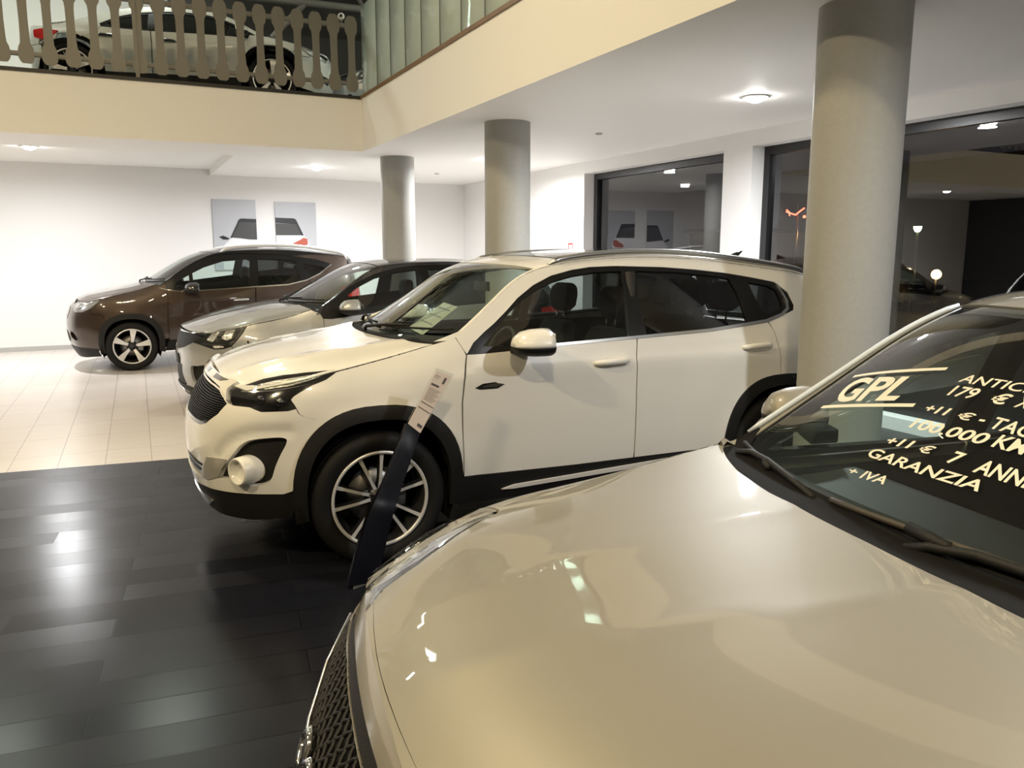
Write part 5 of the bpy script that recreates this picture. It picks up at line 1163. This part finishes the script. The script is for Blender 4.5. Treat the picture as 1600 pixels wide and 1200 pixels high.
# ---------------------------------------------------------------- silver car with the dark roof
SI = thing('car', 'silver car with a dark roof, parked between the white and the brown car', 'car', (1.42, 9.1, 0), 0)
sn = SB.sn
s_dlo = [(.36, 1.005), (.40, 1.06), (.50, 1.11), (.60, 1.185), (.72, 1.265), (.814, 1.315), (1.028, 1.405), (1.255, 1.46), (1.455, 1.487), (1.74, 1.50), (2.1, 1.495), (2.5, 1.455), (2.8, 1.385), (2.92, 1.32)]
s_belt = [(.365, .985), (.40, .960), (.515, .958), (.743, .985), (1.084, 1.015), (1.68, 1.04), (2.3, 1.07), (2.75, 1.15), (2.92, 1.30)]
s_hole = chaikin([(-1.0, .50), (-.89, .515), (-.775, .525), (-.745, .49), (-.79, .36), (-.86, .335), (-.93, .345), (-.975, .42)])
fit_car(SI, SB, dict(
    paint=M_silver_car, sill=.40, arch=((0, .34, .425, .46), (2.62, .34, .425, .46)), clad=.075, roof_paint=mat('dark_roof_paint', (.014, .014, .016), .25, coat=1), pillar_paint=mat('dark_roof_paint', (.014, .014, .016), .25, coat=1),
    hood_edge=[(-.335, .912), (-.168, .937), (.017, .963), (.145, .992), (.216, 1.008), (.273, 1.05), (.34, 1.06), (.42, 1.085)],
    seam=[(.43, .962), (.43, .90), (.425, .75), (.44, .43)], split=[(1.62, 1.035), (1.60, .9), (1.60, .7), (1.62, .40)], rear=[(2.55, 1.115), (2.60, 1.0), (2.59, .85), (2.56, .80)],
    lamp=[(-.937, .757), (-.88, .775), (-.82, .80), (-.766, .851), (-.624, .888), (-.482, .909), (-.339, .914), (-.382, .851), (-.439, .783), (-.496, .726), (-.567, .70), (-.667, .695), (-.752, .716), (-.838, .737)], lamp_tip=6, lamp_mat=mat('grey_lamp_2', (.05, .05, .048), .2, metal=.5, coat=1),
    lamp_bits=[('lamp_reflector', [(-.76, .78), (-.70, .86), (-.62, .87), (-.66, .80), (-.69, .765)], M_lamp_refl), ('lamp_reflector', [(-.60, .80), (-.56, .875), (-.46, .89), (-.50, .80), (-.54, .78)], M_lamp_refl), ('lamp_bar', [(-.84, .752), (-.70, .745), (-.56, .745), (-.47, .78), (-.40, .88), (-.36, .895), (-.44, .79), (-.50, .735), (-.56, .728), (-.70, .73), (-.82, .74)], M_chrome), ('lamp_reflector', [(-.68, .722), (-.60, .728), (-.57, .715), (-.62, .703), (-.67, .703)], M_lamp_refl)],
    wing_arc=132, wing_front=[(-.33, .78), (-.40, .70), (-.45, .68), (-.492, .722), (-.434, .782), (-.378, .85)],
    bumper=[(sn, .655), (-1.35, .653), (-1.108, .69), (-.94, .748), (-.838, .732), (-.752, .711), (-.667, .69), (-.567, .695), (-.498, .718), (-.455, .675), (-.405, .695), (-.345, .765)]+[q for q in sell(0, .34, .425, .46, 132, 175, 14)]+[(-.42, .31), (-.6, .29), (-.80, .30), (-.95, .285), (-1.08, .30), (-1.16, .40), (-1.25, .50), (sn, .51)],
    bumper_holes=[s_hole], front_bits=[('fog_recess', [(-1.03, .52), (-.75, .545), (-.71, .51), (-.78, .335), (-.95, .32), (-1.0, .40)], M_black, -.035, 'both'), ('grille', [(sn, .832), (-1.094, .836), (-.966, .836), (-.82, .80), (-.937, .752), (-1.108, .692), (-1.35, .656), (sn, .658)], M_black, -.012, 'mid'),
        ('grille_trim', [(sn, .856), (-1.2, .85), (-1.0, .845), (-.80, .86), (-.966, .838), (-1.094, .838), (sn, .834)], M_chrome, .0, 'mid'), ('number_plate_holder', [(sn, .60), (-1.35, .60), (-1.35, .50), (sn, .50)], M_black, .012, 'mid'),
        ('lower_grille', [(sn, .508), (-1.25, .498), (-1.16, .398), (-1.085, .305), (-1.3, .29), (sn, .29)], M_black, -.012, 'mid'),
        ('bumper_lip', [(sn, .29), (-1.3, .285), (-1.08, .297), (-.95, .282), (-.80, .297), (-.6, .287), (-.43, .305), (-.43, .22), (-.7, .19), (-1.05, .185), (sn, .18)], M_black, .004, 'mid'), ('skid_strip', [(sn, .255), (-1.3, .25), (-1.1, .232), (-1.1, .222), (-1.3, .24), (sn, .245)], M_satin, .012, 'mid')],
    dlo=s_dlo, belt=s_belt,
    tail=[(3.02, 1.25), (3.18, 1.06), (3.14, 1.02), (2.98, 1.0), (2.96, .85), (3.12, .82), (3.10, .65), (3.06, .41)],
    windows=[('side_window', [(.72, 1.03), (.72, 1.20), (.83, 1.275), (1.028, 1.365), (1.255, 1.42), (1.52, 1.448), (1.50, 1.30), (1.48, 1.07), (1.1, 1.045)], G_car, 'f'), ('side_window', [(1.66, 1.455), (2.0, 1.455), (2.3, 1.43), (2.36, 1.11), (2.0, 1.09), (1.66, 1.075)], G_tint, 'r'), ('quarter_window', [(2.44, 1.41), (2.72, 1.35), (2.80, 1.30), (2.68, 1.18), (2.44, 1.13)], G_tint, None)],
    handles=[(1.42, .90), (2.38, .935)],
    tailgate=[(SB.st, 1.02), (3.38, 1.02), (3.20, 1.05), (3.16, 1.01), (3.15, .84), (3.25, .64), (SB.st, .64)], tail_lamp=[(2.98, .995), (3.16, 1.01), (3.34, 1.0), (3.32, .85), (3.15, .83), (2.98, .86)],
    rear_bumper=[(SB.st, .635), (3.24, .635), (3.13, .80), (3.105, .65), (3.065, .41), (3.06, .30), (3.3, .26), (SB.st, .26)],
    rails=None, cabin=(.55, 1.0, .78, 2.30), mirror=(.66, .95, 1.065, (.20, .22, .16)), wheel='five', wr=.342, rim=.23))

# ---------------------------------------------------------------- white saloon upstairs
UP = thing('car', 'white low car parked upstairs behind the picket railing', 'car', (2.256, 12.62, 3.655), R(167.8))
sn = VB.sn
v_dlo = [(.16, .885), (.30, .96), (.45, 1.035), (.62, 1.105), (.80, 1.155), (1.1, 1.18), (1.4, 1.165), (1.7, 1.12), (1.95, 1.04), (2.14, .93)]
v_belt = [(.165, .865), (.5, .855), (1.0, .862), (1.55, .872), (1.95, .875), (2.10, .885), (2.14, .92)]
fit_car(UP, VB, dict(
    paint=M_balc_car, sill=.33, arch=((0, .335, .41, .435), (2.52, .335, .41, .435)), clad=0, low=.2,
    hood_edge=[(-.36, .80), (-.2, .835), (-.05, .86), (.06, .885)],
    seam=[(.30, .845), (.38, .75), (.43, .6), (.445, .36)], split=[(1.52, .862), (1.51, .7), (1.53, .33)], rear=[(2.12, .885), (2.22, .78), (2.36, .74)],
    lamp=[(-.86, .66), (-.7, .71), (-.52, .76), (-.36, .80), (-.42, .74), (-.52, .68), (-.66, .64), (-.8, .62)], lamp_tip=3, lamp_mat=mat('grey_lamp', (.16, .16, .155), .2),
    lamp_bits=[('lamp_reflector', [(-.80, .66), (-.6, .72), (-.45, .755), (-.55, .69), (-.7, .655)], M_lamp_refl)],
    wing_arc=130, wing_front=[(-.32, .73), (-.42, .66), (-.52, .655), (-.52, .675), (-.42, .738)],
    bumper=[(sn, .77), (-1.1, .755), (-.9, .68), (-.80, .615), (-.66, .635), (-.525, .672), (-.527, .648), (-.43, .65), (-.33, .71)]+[q for q in sell(0, .335, .41, .435, 130, 175, 14)]+[(-.40, .24), (-.7, .2), (sn, .18)],
    front_bits=[('grille', [(sn, .68), (-1.1, .67), (-1.05, .58), (-1.15, .48), (sn, .47)], M_black_gloss, .004, 'mid'), ('lower_grille', [(-.9, .42), (-.72, .44), (-.70, .36), (-.88, .33)], M_black, .004, 'both')],
    dlo=v_dlo, belt=v_belt,
    tail=[(2.6, .90), (2.78, .87), (2.76, .82), (2.62, .80), (2.66, .70), (2.86, .66), (2.85, .5), (2.95, .34)],
    windows=[('side_window', [(.42, .885), (.42, .985), (.60, 1.07), (.80, 1.12), (1.1, 1.148), (1.45, 1.13), (1.44, .89)], G_tint, 'f'), ('side_window', [(1.56, 1.115), (1.72, 1.085), (1.92, 1.02), (2.06, .94), (2.0, .90), (1.56, .892)], G_tint, 'r')],
    handles=[(1.32, .74), (2.05, .765)],
    tailgate=[(VB.st, .88), (2.98, .88), (2.80, .86), (2.86, .78), (2.9, .64), (VB.st, .60)], tail_lamp=[(2.63, .795), (2.80, .83), (2.98, .82), (2.96, .73), (2.84, .69), (2.70, .72)], handle_mat=M_black_gloss,
    rear_bumper=[(VB.st, .595), (2.89, .63), (2.87, .5), (2.96, .34), (2.96, .22), (VB.st, .2)],
    rails=None, cabin=(.35, .85, .76, 1.85, True, .06), mirror=(.36, .90, .90, (.16, .18, .12)), wheel='star', wr=.335, rim=.25))

# a second car upstairs, its nose just showing past the end of the railing
c2 = copy_tree(SI); c2.location = (4.40, 14.05, 3.655); c2.rotation_euler = (0, 0, R(-6))
c2['label'] = 'silver car upstairs, only its nose showing between railing end and green glass'

# ================================================================ silver car in the foreground, offers lettered on its windscreen
FR = thing('car', 'champagne silver car in the foreground with white lettering on its windscreen', 'car', (1.06, 1.22, 0), R(-10))
B = FB; K = Coach(FR, B); sn, st = B.sn, B.st; P = M_champ
S2 = lambda h: h+[(a, -t) for a, t in reversed(h) if abs(t) > 1e-6]
lamp_line = [(.12, .285), (.25, .315), (.39, .325), (.68, .348), (.94, .40), (1.20, .48), (1.47, .56)]
bon = [(.055, 0), (.06, .06), (.085, .17)]+lamp_line+[(1.55, .68), (1.75, .80), (2.2, .885), (2.8, .915), (3.4, .93), (3.9, .94), (3.87, .88), (3.835, .81), (3.76, .65), (3.70, .50), (3.675, .31), (3.70, .11), (3.71, 0)]
K.put('bonnet', 'H', S2(bon), P, mode='mid', thick=.02, res=.035)
K.put('bonnet_underside', 'H', S2([(.1, 0), (.2, .25), (1.2, .46), (2.2, .85), (3.9, .9), (3.9, 0)]), M_liner, off=-.025, thick=0, mode='mid', res=.1)
lampH = [(.0, .27), (.115, .292)]+[(a, t+.012) for a, t in lamp_line[1:]]+[(1.47, .60), (1.30, .78), (1.05, .92), (.8, 1.0), (.4, 1.0), (0, 1.0), (0, .6)]
hl = K.put('head_lamp', 'H', lampH, mat('silver_lamp_bowl', (.20, .20, .19), .18, metal=.75, coat=1, bump=(35, .35)), mode='both', off=-.012, thick=.02, res=.035)
K.put('lamp_reflector', 'H', [(.20, .42), (.42, .42), (.62, .46), (.55, .62), (.30, .60)], M_lamp_refl, mode='both', off=-.008, thick=.003, parent=hl, res=.025)
K.put('lamp_bar', 'H', [(.10, .40), (.30, .385), (.68, .40), (1.0, .47), (1.3, .56), (1.3, .575), (1.0, .495), (.68, .425), (.30, .41), (.10, .425)], M_chrome, mode='both', off=-.006, thick=.003, parent=hl, res=.025)
K.put('lamp_bezel', 'H', [(.18, .34), (.42, .345), (.70, .375), (.95, .43), (.72, .40), (.45, .378), (.2, .375)], M_black_gloss, mode='both', off=-.0075, thick=.003, parent=hl, res=.025)
K.put('lamp_lens', 'H', lampH, G_lens, mode='both', off=.002, thick=0, parent=hl)
lampS = [(B.hood(np.array(0.), np.array(t)), t) for t in (1.,)]
he = K.hoodline(0, 3.96, 20, dz=0)
s0 = float(B.H[0](0.))
K.put('head_lamp_front', 'S', [(s0-.30, .872), (s0, float(B.H[1](0.))-.001)]+[q for q in he if q[0] < -.28]+[(-.30, .87), (-.42, .80), (-.58, .765), (s0-.22, .775), (s0-.30, .80)], mat('silver_lamp_bowl', (.20, .20, .19), .18), mode='both', off=-.004, thick=.02)
wt = [(1.5, .60), (1.33, .79), (1.08, .93), (.83, 1.0), (1.5, 1.0), (2.2, 1.0), (3.0, 1.0), (3.97, 1.0), (3.97, .946), (3.4, .936), (2.8, .921), (2.2, .892), (1.75, .81), (1.56, .69)]
wg = K.put('front_wing', 'H', wt, P, mode='both', thick=.01)
nose = S2([(0, 0), (0, .2), (0, .26), (.115, .278), (.078, .17), (.05, .06), (.047, 0)])
nz = K.put('nose_lip', 'H', nose, P, mode='mid', thick=.015)
K.put('nose_lip_front', 'S', K.sym([(sn, .8855), (sn+.2, .882), (sn+.42, .866), (s0-.31, .868), (s0-.31, .80), (sn+.5, .81), (sn+.2, .835), (sn, .838)]), P, mode='mid', off=.0, thick=.02, parent=nz, res=.03)
K.put('nose_strip', 'S', K.sym([(sn, .839), (sn+.2, .836), (sn+.5, .811), (s0-.30, .80), (s0-.30, .775), (sn+.5, .78), (sn+.2, .80), (sn, .803)]), M_black, mode='mid', off=-.002, thick=.02, parent=nz, res=.03)
gsh = K.sym([(sn, .803), (sn+.25, .798), (sn+.5, .775), (sn+.58, .74), (sn+.5, .62), (sn+.35, .53), (sn, .50)])
bmp = K.sym([(sn, .802), (sn+.25, .797), (sn+.5, .779), (s0-.22, .772), (-.58, .762), (-.42, .797), (-.305, .855), (-.26, .74)]+sell(0, .33, .41, .45, 132, 175, 12)+[(-.40, .24), (-.7, .2), (sn, .19)])
fb = K.put('front_bumper', 'S', bmp, P, [K.sym([(sn, .800), (sn+.24, .795), (sn+.48, .772), (sn+.55, .74), (sn+.48, .63), (sn+.34, .54), (sn, .51)])], mode='mid', thick=.03)
gr = K.put('grille', 'S', gsh, M_liner, mode='mid', off=-.03, thick=0, parent=fb)
def in_grille(s_, z):
    w_ = float(np.interp(z, [.51, .54, .63, .74, .772, .80], [.2, .34, .48, .55, .48, .25])); return .515 < z < .797 and abs(s_-sn) < w_
for k in range(-26, 27):                              # diamond mesh: bars leaning both ways
    for dr in (-1, 1):
        run = []
        for j in range(90):
            z = .51+.29*j/89; s_ = sn+k*.042+dr*(z-.655)*1.1; w_ = s_+.004*math.sin(j*.9)
            if in_grille(s_, z): p = B.side(np.array(w_), np.array(z)); run.append((p[0]+.006, p[1], p[2]))
        if len(run) > 8:
            m = MB(); m.tube(run[::3]+[run[-1]], .0045, 5); m.build('grille_bar', M_black, gr)
path = [B.side(np.array(sn-w_), np.array(z)) for w_, z in ((-.53, .765), (-.42, .70), (-.28, .645), (-.14, .61), (0, .60), (.14, .61), (.28, .645), (.42, .70), (.53, .765))]
m = MB(); m.tube([(p[0]-.003, p[1], p[2]) for p in path], .005, 8); m.build('grille_edge', M_satin, gr)
def stroke(pts, r=.010):
    path = []
    for u, z in pts:
        p = B.side(np.array(sn+u-.07), np.array(z)); path.append((p[0]-.012, p[1], p[2]))
    m = MB(); m.tube(path, r, 8); return m
for nm, pts in (('emblem_letter', [(.075, .60), (.075, .71), (.045, .71), (.015, .69), (.010, .655), (.015, .62), (.045, .60), (.075, .60)]), ('emblem_letter', [(-.02, .60), (-.02, .71), (-.06, .71), (-.085, .69), (-.075, .665), (-.04, .655), (-.02, .655), (-.04, .655), (-.085, .60)])):
    stroke(pts).build(nm, M_chrome, gr)
K.put('lower_grille', 'S', K.sym([(sn, .42), (sn+.45, .42), (sn+.5, .32), (sn, .30)]), M_black, mode='mid', off=.004, thick=.01, parent=fb)
# flanks
seam = [(.46, 1.0), (.45, .93), (.43, .75), (.44, .42)]; split = [(1.50, .985), (1.48, .8), (1.49, .62), (1.50, .40)]; rear = [(2.34, 1.06), (2.40, .95), (2.40, .82), (2.37, .76)]
aF = lambda a0, a1, k=0: sell(0, .33, .41-k, .45-k, a0, a1, 26); aR = lambda a0, a1, k=0: sell(2.45, .33, .41-k, .45-k, a0, a1, 26)
hl_ = [q for q in he if q[0] > -.29]
K.put('wing_side', 'S', [(-.29, .905)]+[(a, z-.001) for a, z in hl_]+[(.50, 1.07), (.455, 1.0), (.445, .93), (.425, .75), (.435, .43)]+aF(8, 132)+[(-.262, .74), (-.30, .855)], P, mode='both', thick=.02)
belt = [(.47, .985), (.8, .985), (1.5, .99), (2.0, 1.01), (2.34, 1.06), (2.62, 1.16)]
dlo = [(.47, 1.01), (.56, 1.055), (.72, 1.165), (.90, 1.28), (1.10, 1.395), (1.3, 1.45), (1.6, 1.475), (2.0, 1.465), (2.35, 1.42), (2.62, 1.33), (2.68, 1.24)]
fw = [(.66, 1.02), (.80, 1.15), (.98, 1.27), (1.15, 1.365), (1.40, 1.42), (1.40, 1.2), (1.38, 1.01)]; rw = [(1.56, 1.43), (1.9, 1.425), (2.2, 1.39), (2.22, 1.06), (1.9, 1.03), (1.56, 1.015)]; qw = [(2.32, 1.37), (2.52, 1.31), (2.56, 1.2), (2.32, 1.08)]
side = K.roofline(0, 6.0)+[(2.86, 1.25), (3.02, 1.03), (2.98, .99), (2.84, .97), (2.82, .82), (2.98, .79), (2.95, .60), (2.86, .41)]+aR(8, 104)+[rear[-1]]+[(a+.004, z) for a, z in reversed(rear[:-1])]+[(2.62, 1.165)]+list(reversed(dlo))+[(.45, 1.02)]
K.put('body_side', 'S', side, P, mode='both', thick=.02)
fd = K.put('front_door', 'S', seam+[(split[-1][0]-.006, .40)]+[(a-.006, z) for a, z in reversed(split)]+[(.8, .98)], P, mode='both', thick=.02)
rd = K.put('rear_door', 'S', [(a+.006, z) for a, z in split]+[(2.04, .40)]+list(reversed(aR(104, 172)))+[(a-.004, z) for a, z in reversed(rear)]+[(2.0, 1.005)], P, mode='both', thick=.02)
K.put('sill', 'S', [(.43, .395), (2.04, .395), (2.06, .26), (.41, .26)], M_black, mode='both', off=.004)
K.put('window_surround', 'S', dlo+[(a, z+.004) for a, z in reversed(belt)], M_black_gloss, [fw, rw, qw], mode='both', off=-.006, thick=.02)
for nm, poly, m_, par in (('side_window', fw, G_car, fd), ('side_window', rw, G_car, rd), ('quarter_window', qw, G_tint, None)): K.put(nm, 'S', poly, m_, mode='both', off=-.014, thick=0, parent=par)
handles(FR, B, [(1.30, .87, fd), (2.16, .89, rd)], P)
tg = .80
ws = K.put('windscreen', 'T', [(.0, -tg), (1, -tg), (1.96, -tg), (1.985, 0), (1.96, tg), (1, tg), (.0, tg), (.04, .4), (.10, 0), (.04, -.4)], G_shield, mode='mid', off=-.004, thick=0, res=.04)
K.put('screen_band', 'T', [(-.06, -.86), (.02, -.84), (.06, -.4), (.12, 0), (.06, .4), (.02, .84), (-.06, .86), (-.06, 0)], mat('black_ceramic_band', (.006, .006, .006), .3), mode='mid', off=-.007, thick=0, parent=ws)
K.put('screen_pillar', 'T', [(-.03, -1), (1, -1), (2.02, -1), (2.02, -tg-.004), (1, -tg-.004), (-.03, -tg-.004)], P, mode='both', thick=.01)
K.put('screen_seal', 'T', [(-.05, tg-.012), (1, tg-.012), (1.98, tg-.012), (1.98, tg+.003), (1, tg+.003), (-.05, tg+.003)], M_black, mode='both', off=-.002, thick=.004)
for sg in (-1, 1):  # added strips; their pale bluish colour stands for light reflected along the pillars
    path = []
    for i in range(20):
        a = .10+1.88*i/19; p = B.top(np.array(a), np.array(sg*.90)); path.append((p[0]-.004, p[1], p[2]+.006))
    m = MB(); m.tube(path, [.005]+[.0085]*17+[.008, .005], 10); m.build('pillar_sheen', mat('painted_pillar_sheen', (.56, .63, .72), .45, metal=.2), FR)
K.put('cowl_panel', 'H', S2([(3.66, 0), (3.63, .31), (3.66, .52), (3.80, .82), (3.9, .945), (4.08, .95), (4.1, .5), (4.1, 0)]), M_liner, mode='mid', off=-.006, thick=0)
K.put('cowl', 'T', [(-.17, -1.0), (.18, -.97), (.19, -.84), (.0, -.72), (-.02, -.4), (.0, 0), (-.02, .4), (.0, .72), (.19, .84), (.18, .97), (-.17, 1.0), (-.22, .74), (-.22, .58), (-.19, .38), (-.115, .18), (-.05, 0), (-.115, -.18), (-.19, -.38), (-.22, -.58), (-.22, -.74)], M_liner, mode='mid', off=.002, thick=.01)
rf = K.put('roof', 'T', [(1.985, -1), (3, -1), (4, -1), (5, -1), (6, -1), (6, 0), (6, 1), (5, 1), (4, 1), (3, 1), (1.985, 1), (2.0, 0)], P, mode='mid', thick=.02)
K.put('roof_ditch', 'T', [(2.0, .80), (3, .82), (4.5, .84), (6, .84), (6, .855), (4.5, .855), (3, .835), (2.0, .815)], M_black, mode='both', off=.003, thick=.004, parent=rf)
K.put('headlining', 'T', [(1.99, -.95), (5.9, -.95), (5.9, .95), (1.99, .95)], mat('grey_headlining', (.22, .215, .2), .9), mode='mid', off=-.03, thick=0, parent=rf, res=.1)
K.put('rear_window', 'T', [(6.06, -.84), (6.92, -.84), (6.92, .84), (6.06, .84)], G_tint, mode='mid', off=-.004, thick=0)
K.put('tailgate', 'S', K.symr([(st, .99), (3.25, .99), (3.04, 1.02), (3.0, .98), (2.99, .81), (3.1, .6), (st, .6)]), P, mode='mid', thick=.02)
K.put('tailgate_frame', 'T', [(6.0, -1), (6.06, -.85), (6.92, -.85), (6.92, .85), (6.06, .85), (6, 1), (7, 1), (7, -1)], P, mode='mid', thick=.01)
K.put('tail_lamp', 'S', [(2.84, .965), (3.0, .985), (3.2, .97), (3.18, .83), (2.99, .80), (2.84, .825)], M_red, mode='both', off=.004, thick=.02)
K.put('rear_bumper', 'S', K.symr([(st, .595), (3.09, .595), (2.985, .785), (2.955, .6), (2.865, .41), (2.85, .28), (3.1, .24), (st, .24)]), P, mode='mid', thick=.02)
K.put('inner_shell', 'S', [(-.3, .82), (.4, .95), (2.3, .95), (2.7, .85), (2.8, .3)]+aR(0, 180, .05)+[(1.9, .3), (.5, .3)]+aF(0, 180, .05), M_liner, mode='both', off=-.035, thick=0, res=.14)
for x_ in (0, 2.45): arch_liner(FR, x_, .33, .375, .82, dict(liner=M_liner))
cabin(FR, WM, .74, 1.03, .75, 2.05)
door_mirrors(FR, .88, .915, 1.085, P, M_black, M_chrome, (.18, .21, .16), stalk=.10)
four_wheels(FR, make_wheel('star', .325, .22, .205, WM), 2.45, .75, .325)
# interior mirror and papers on the dashboard are dark shapes behind the glass
m = MB(); m.loft([[(1.06, y, z) for y, z in ((-.11, 1.36), (.11, 1.36), (.10, 1.42), (-.10, 1.42))], [(1.085, y, z) for y, z in ((-.11, 1.36), (.11, 1.36), (.10, 1.42), (-.10, 1.42))]]); m.tube([(1.07, 0, 1.41), (1.06, 0, 1.50)], .012, 8); m.build('rear_view_mirror', M_dash, FR, bevel=.006)
# wipers lying along the foot of the screen
def wiper2(pts, r=.008, lift=.012):
    path = []
    for a, t in pts:
        p = B.top(np.array(a), np.array(t)); path.append((p[0]-.004, p[1], p[2]+lift))
    m = MB(); m.tube(path, r, 8); return m
arm = wiper2([(-.10, .70), (-.03, .62), (-.01, .50), (-.03, .36), (-.07, .25)], .010, .022).build('wiper_arm', M_black, FR)
wiper2([(.01, .76), (.0, .6), (-.01, .45), (-.03, .32), (-.06, .22)], .008, .012).build('wiper_blade', M_rubber, arm)
wiper2([(.0, .52), (-.03, .50), (-.045, .47)], .013, .018).build('wiper_joint', M_black, arm)
arm = wiper2([(-.10, -.02), (-.03, -.06), (.03, -.14), (.05, -.25), (.05, -.40)], .012, .024).build('wiper_arm', M_black, FR)
wiper2([(.0, .205), (.02, .12), (.045, .02), (.065, -.08), (.085, -.2), (.09, -.4)], .008, .013).build('wiper_blade', mat('wiper_brown', (.05, .042, .03), .5), arm)
wiper2([(.04, .0), (.03, -.05), (.02, -.09)], .015, .02).build('wiper_joint', M_black, arm)
# the lettering, white film on the glass
M_film = mat('white_film', (.86, .82, .72), .5)
def letters(name, body, a0, t0, a1, t1, cap, bold=.0, shear=.22, quad=None, par=ws):
    cu = bpy.data.curves.new(name, 'FONT'); cu.body = body; cu.size = 1; cu.shear = shear; cu.offset = bold; cu.resolution_u = 4
    tmp = bpy.data.objects.new('tmp_text', cu); col.objects.link(tmp); bpy.context.view_layer.update()
    me = bpy.data.meshes.new_from_object(tmp.evaluated_get(bpy.context.evaluated_depsgraph_get())); bpy.data.objects.remove(tmp); bpy.data.curves.remove(cu)
    bm = bmesh.new(); bm.from_mesh(me); bmesh.ops.triangulate(bm, faces=bm.faces); bmesh.ops.subdivide_edges(bm, edges=[e for e in bm.edges if e.calc_length() > .25], cuts=2, use_grid_fill=False); bmesh.ops.triangulate(bm, faces=bm.faces); bm.to_mesh(me); bm.free()
    V = np.array([v.co[:2] for v in me.vertices]); lo = V.min(0); hi = V.max(0); u = (V[:, 0]-lo[0])/(hi[0]-lo[0]); v = V[:, 1]/.70
    if quad is None: A = a0+(a1-a0)*u+cap*v; T = t0+(t1-t0)*u
    else:
        (ba, bt), (ca, ct), (da, dt), (ea, et) = quad      # bottom left, bottom right, top left, top right
        A = (ba*(1-u)+ca*u)*(1-v)+(da*(1-u)+ea*u)*v; T = (bt*(1-u)+ct*u)*(1-v)+(dt*(1-u)+et*u)*v
    Pn = B.top(A, T); e_ = 1e-3
    N = np.cross(B.top(A+e_, T)-Pn, B.top(A, T+e_)-Pn); N /= np.linalg.norm(N, axis=1, keepdims=True); N *= np.sign(N[:, 2:3])
    Pn = Pn+N*.0025
    for k_, p in enumerate(Pn): me.vertices[k_].co = p
    fnv = sum((Vector(p.normal) for p in me.polygons), Vector())
    if fnv.z < 0: me.flip_normals()
    me.materials.clear(); me.materials.append(M_film)
    return obj(name, me, None, par)
letters('lettering', 'ANTICI', 1.164, .143, 1.183, -.035, .072, .012)
letters('lettering', '179', 1.04, .143, 1.056, .068, .088, .018); letters('lettering', '\u20ac', 1.056, .032, 1.066, -.010, .078, .026); letters('lettering', 'X', 1.064, -.024, 1.07, -.055, .085, .018)
letters('lettering', '+11', .874, .168, .886, .100, .06, .030); letters('lettering', '\u20ac', .888, .076, .892, .036, .056, .02); letters('lettering', '-', .894, .024, .896, .010, .07, .03); letters('lettering', 'TAC', .880, -.008, .872, -.095, .088, .018)
letters('lettering', '100.000', .726, .173, .757, -.022, .082, .02); letters('lettering', 'KM', .760, -.034, .757, -.105, .095, .02)
letters('lettering', '+11', .552, .198, .580, .124, .062, .030); letters('lettering', '\u20ac', .577, .104, .590, .068, .056, .02); letters('lettering', '7', .572, .028, .572, -.002, .092, .02); letters('lettering', 'ANNI', .566, -.032, .558, -.142, .098, .022)
letters('lettering', 'GARANZIA', .42, .218, .452, -.066, .076, .018); letters('lettering', '+', .25, .233, .256, .205, .05, .02); letters('lettering', 'IVA', .254, .192, .279, .123, .064, .018)
letters('lettering', 'GPL', 0, 0, 0, 0, 0, .028, .12, quad=((.701, .545), (.895, .278), (.932, .600), (1.131, .262)))
def stripe(a0, t0, a1, t1, w):
    K.put('lettering_stripe', 'T', [(a0, t0), (a1, t1), (a1+w, t1), (a0+w, t0)], M_film, mode='mid', off=.0025, thick=0, parent=ws, res=.04)
stripe(.945, .620, 1.232, .208, .028); stripe(.600, .576, .880, .206, .032)

# ---------------------------------------------------------------- paper leaning on the dashboard of the white car
sht = [(0.044, 0.277, 0.000), (-0.044, -0.277, 0.000), (0.363, 0.096, 0.152), (0.453, 0.612, 0.152)]
m = MB(); m.add(sht+[(x+.001, y, z+.003) for x, y, z in sht], [(0, 3, 2, 1), (4, 5, 6, 7), (0, 1, 5, 4), (1, 2, 6, 5), (2, 3, 7, 6), (3, 0, 4, 7)])
ps2 = m.build('price_sheet', mat('paper_pale', (.62, .62, .52), .6), loc=(1.832, 5.313, 1.098)); tag(ps2, 'pale printed sheet leaning on the dashboard behind the white car\'s windscreen', 'price sheet')
m = MB(); A, B_, C_, D_ = [np.array(q) for q in sht]
for u0, u1, v0, v1 in ((.1, .9, .80, .83), (.1, .9, .55, .57), (.1, .9, .30, .32), (.55, .85, .08, .14)):
    pt = lambda u, v: tuple(A*(1-u)*(1-v)+B_*u*(1-v)+C_*u*v+D_*(1-u)*v+np.array([-.0015, 0, .005]))
    m.add([pt(u0, v0), pt(u1, v0), pt(u1, v1), pt(u0, v1)], [(0, 1, 2, 3)])
m.build('printed_lines', mat('print_ink', (.12, .11, .11), .6), ps2)
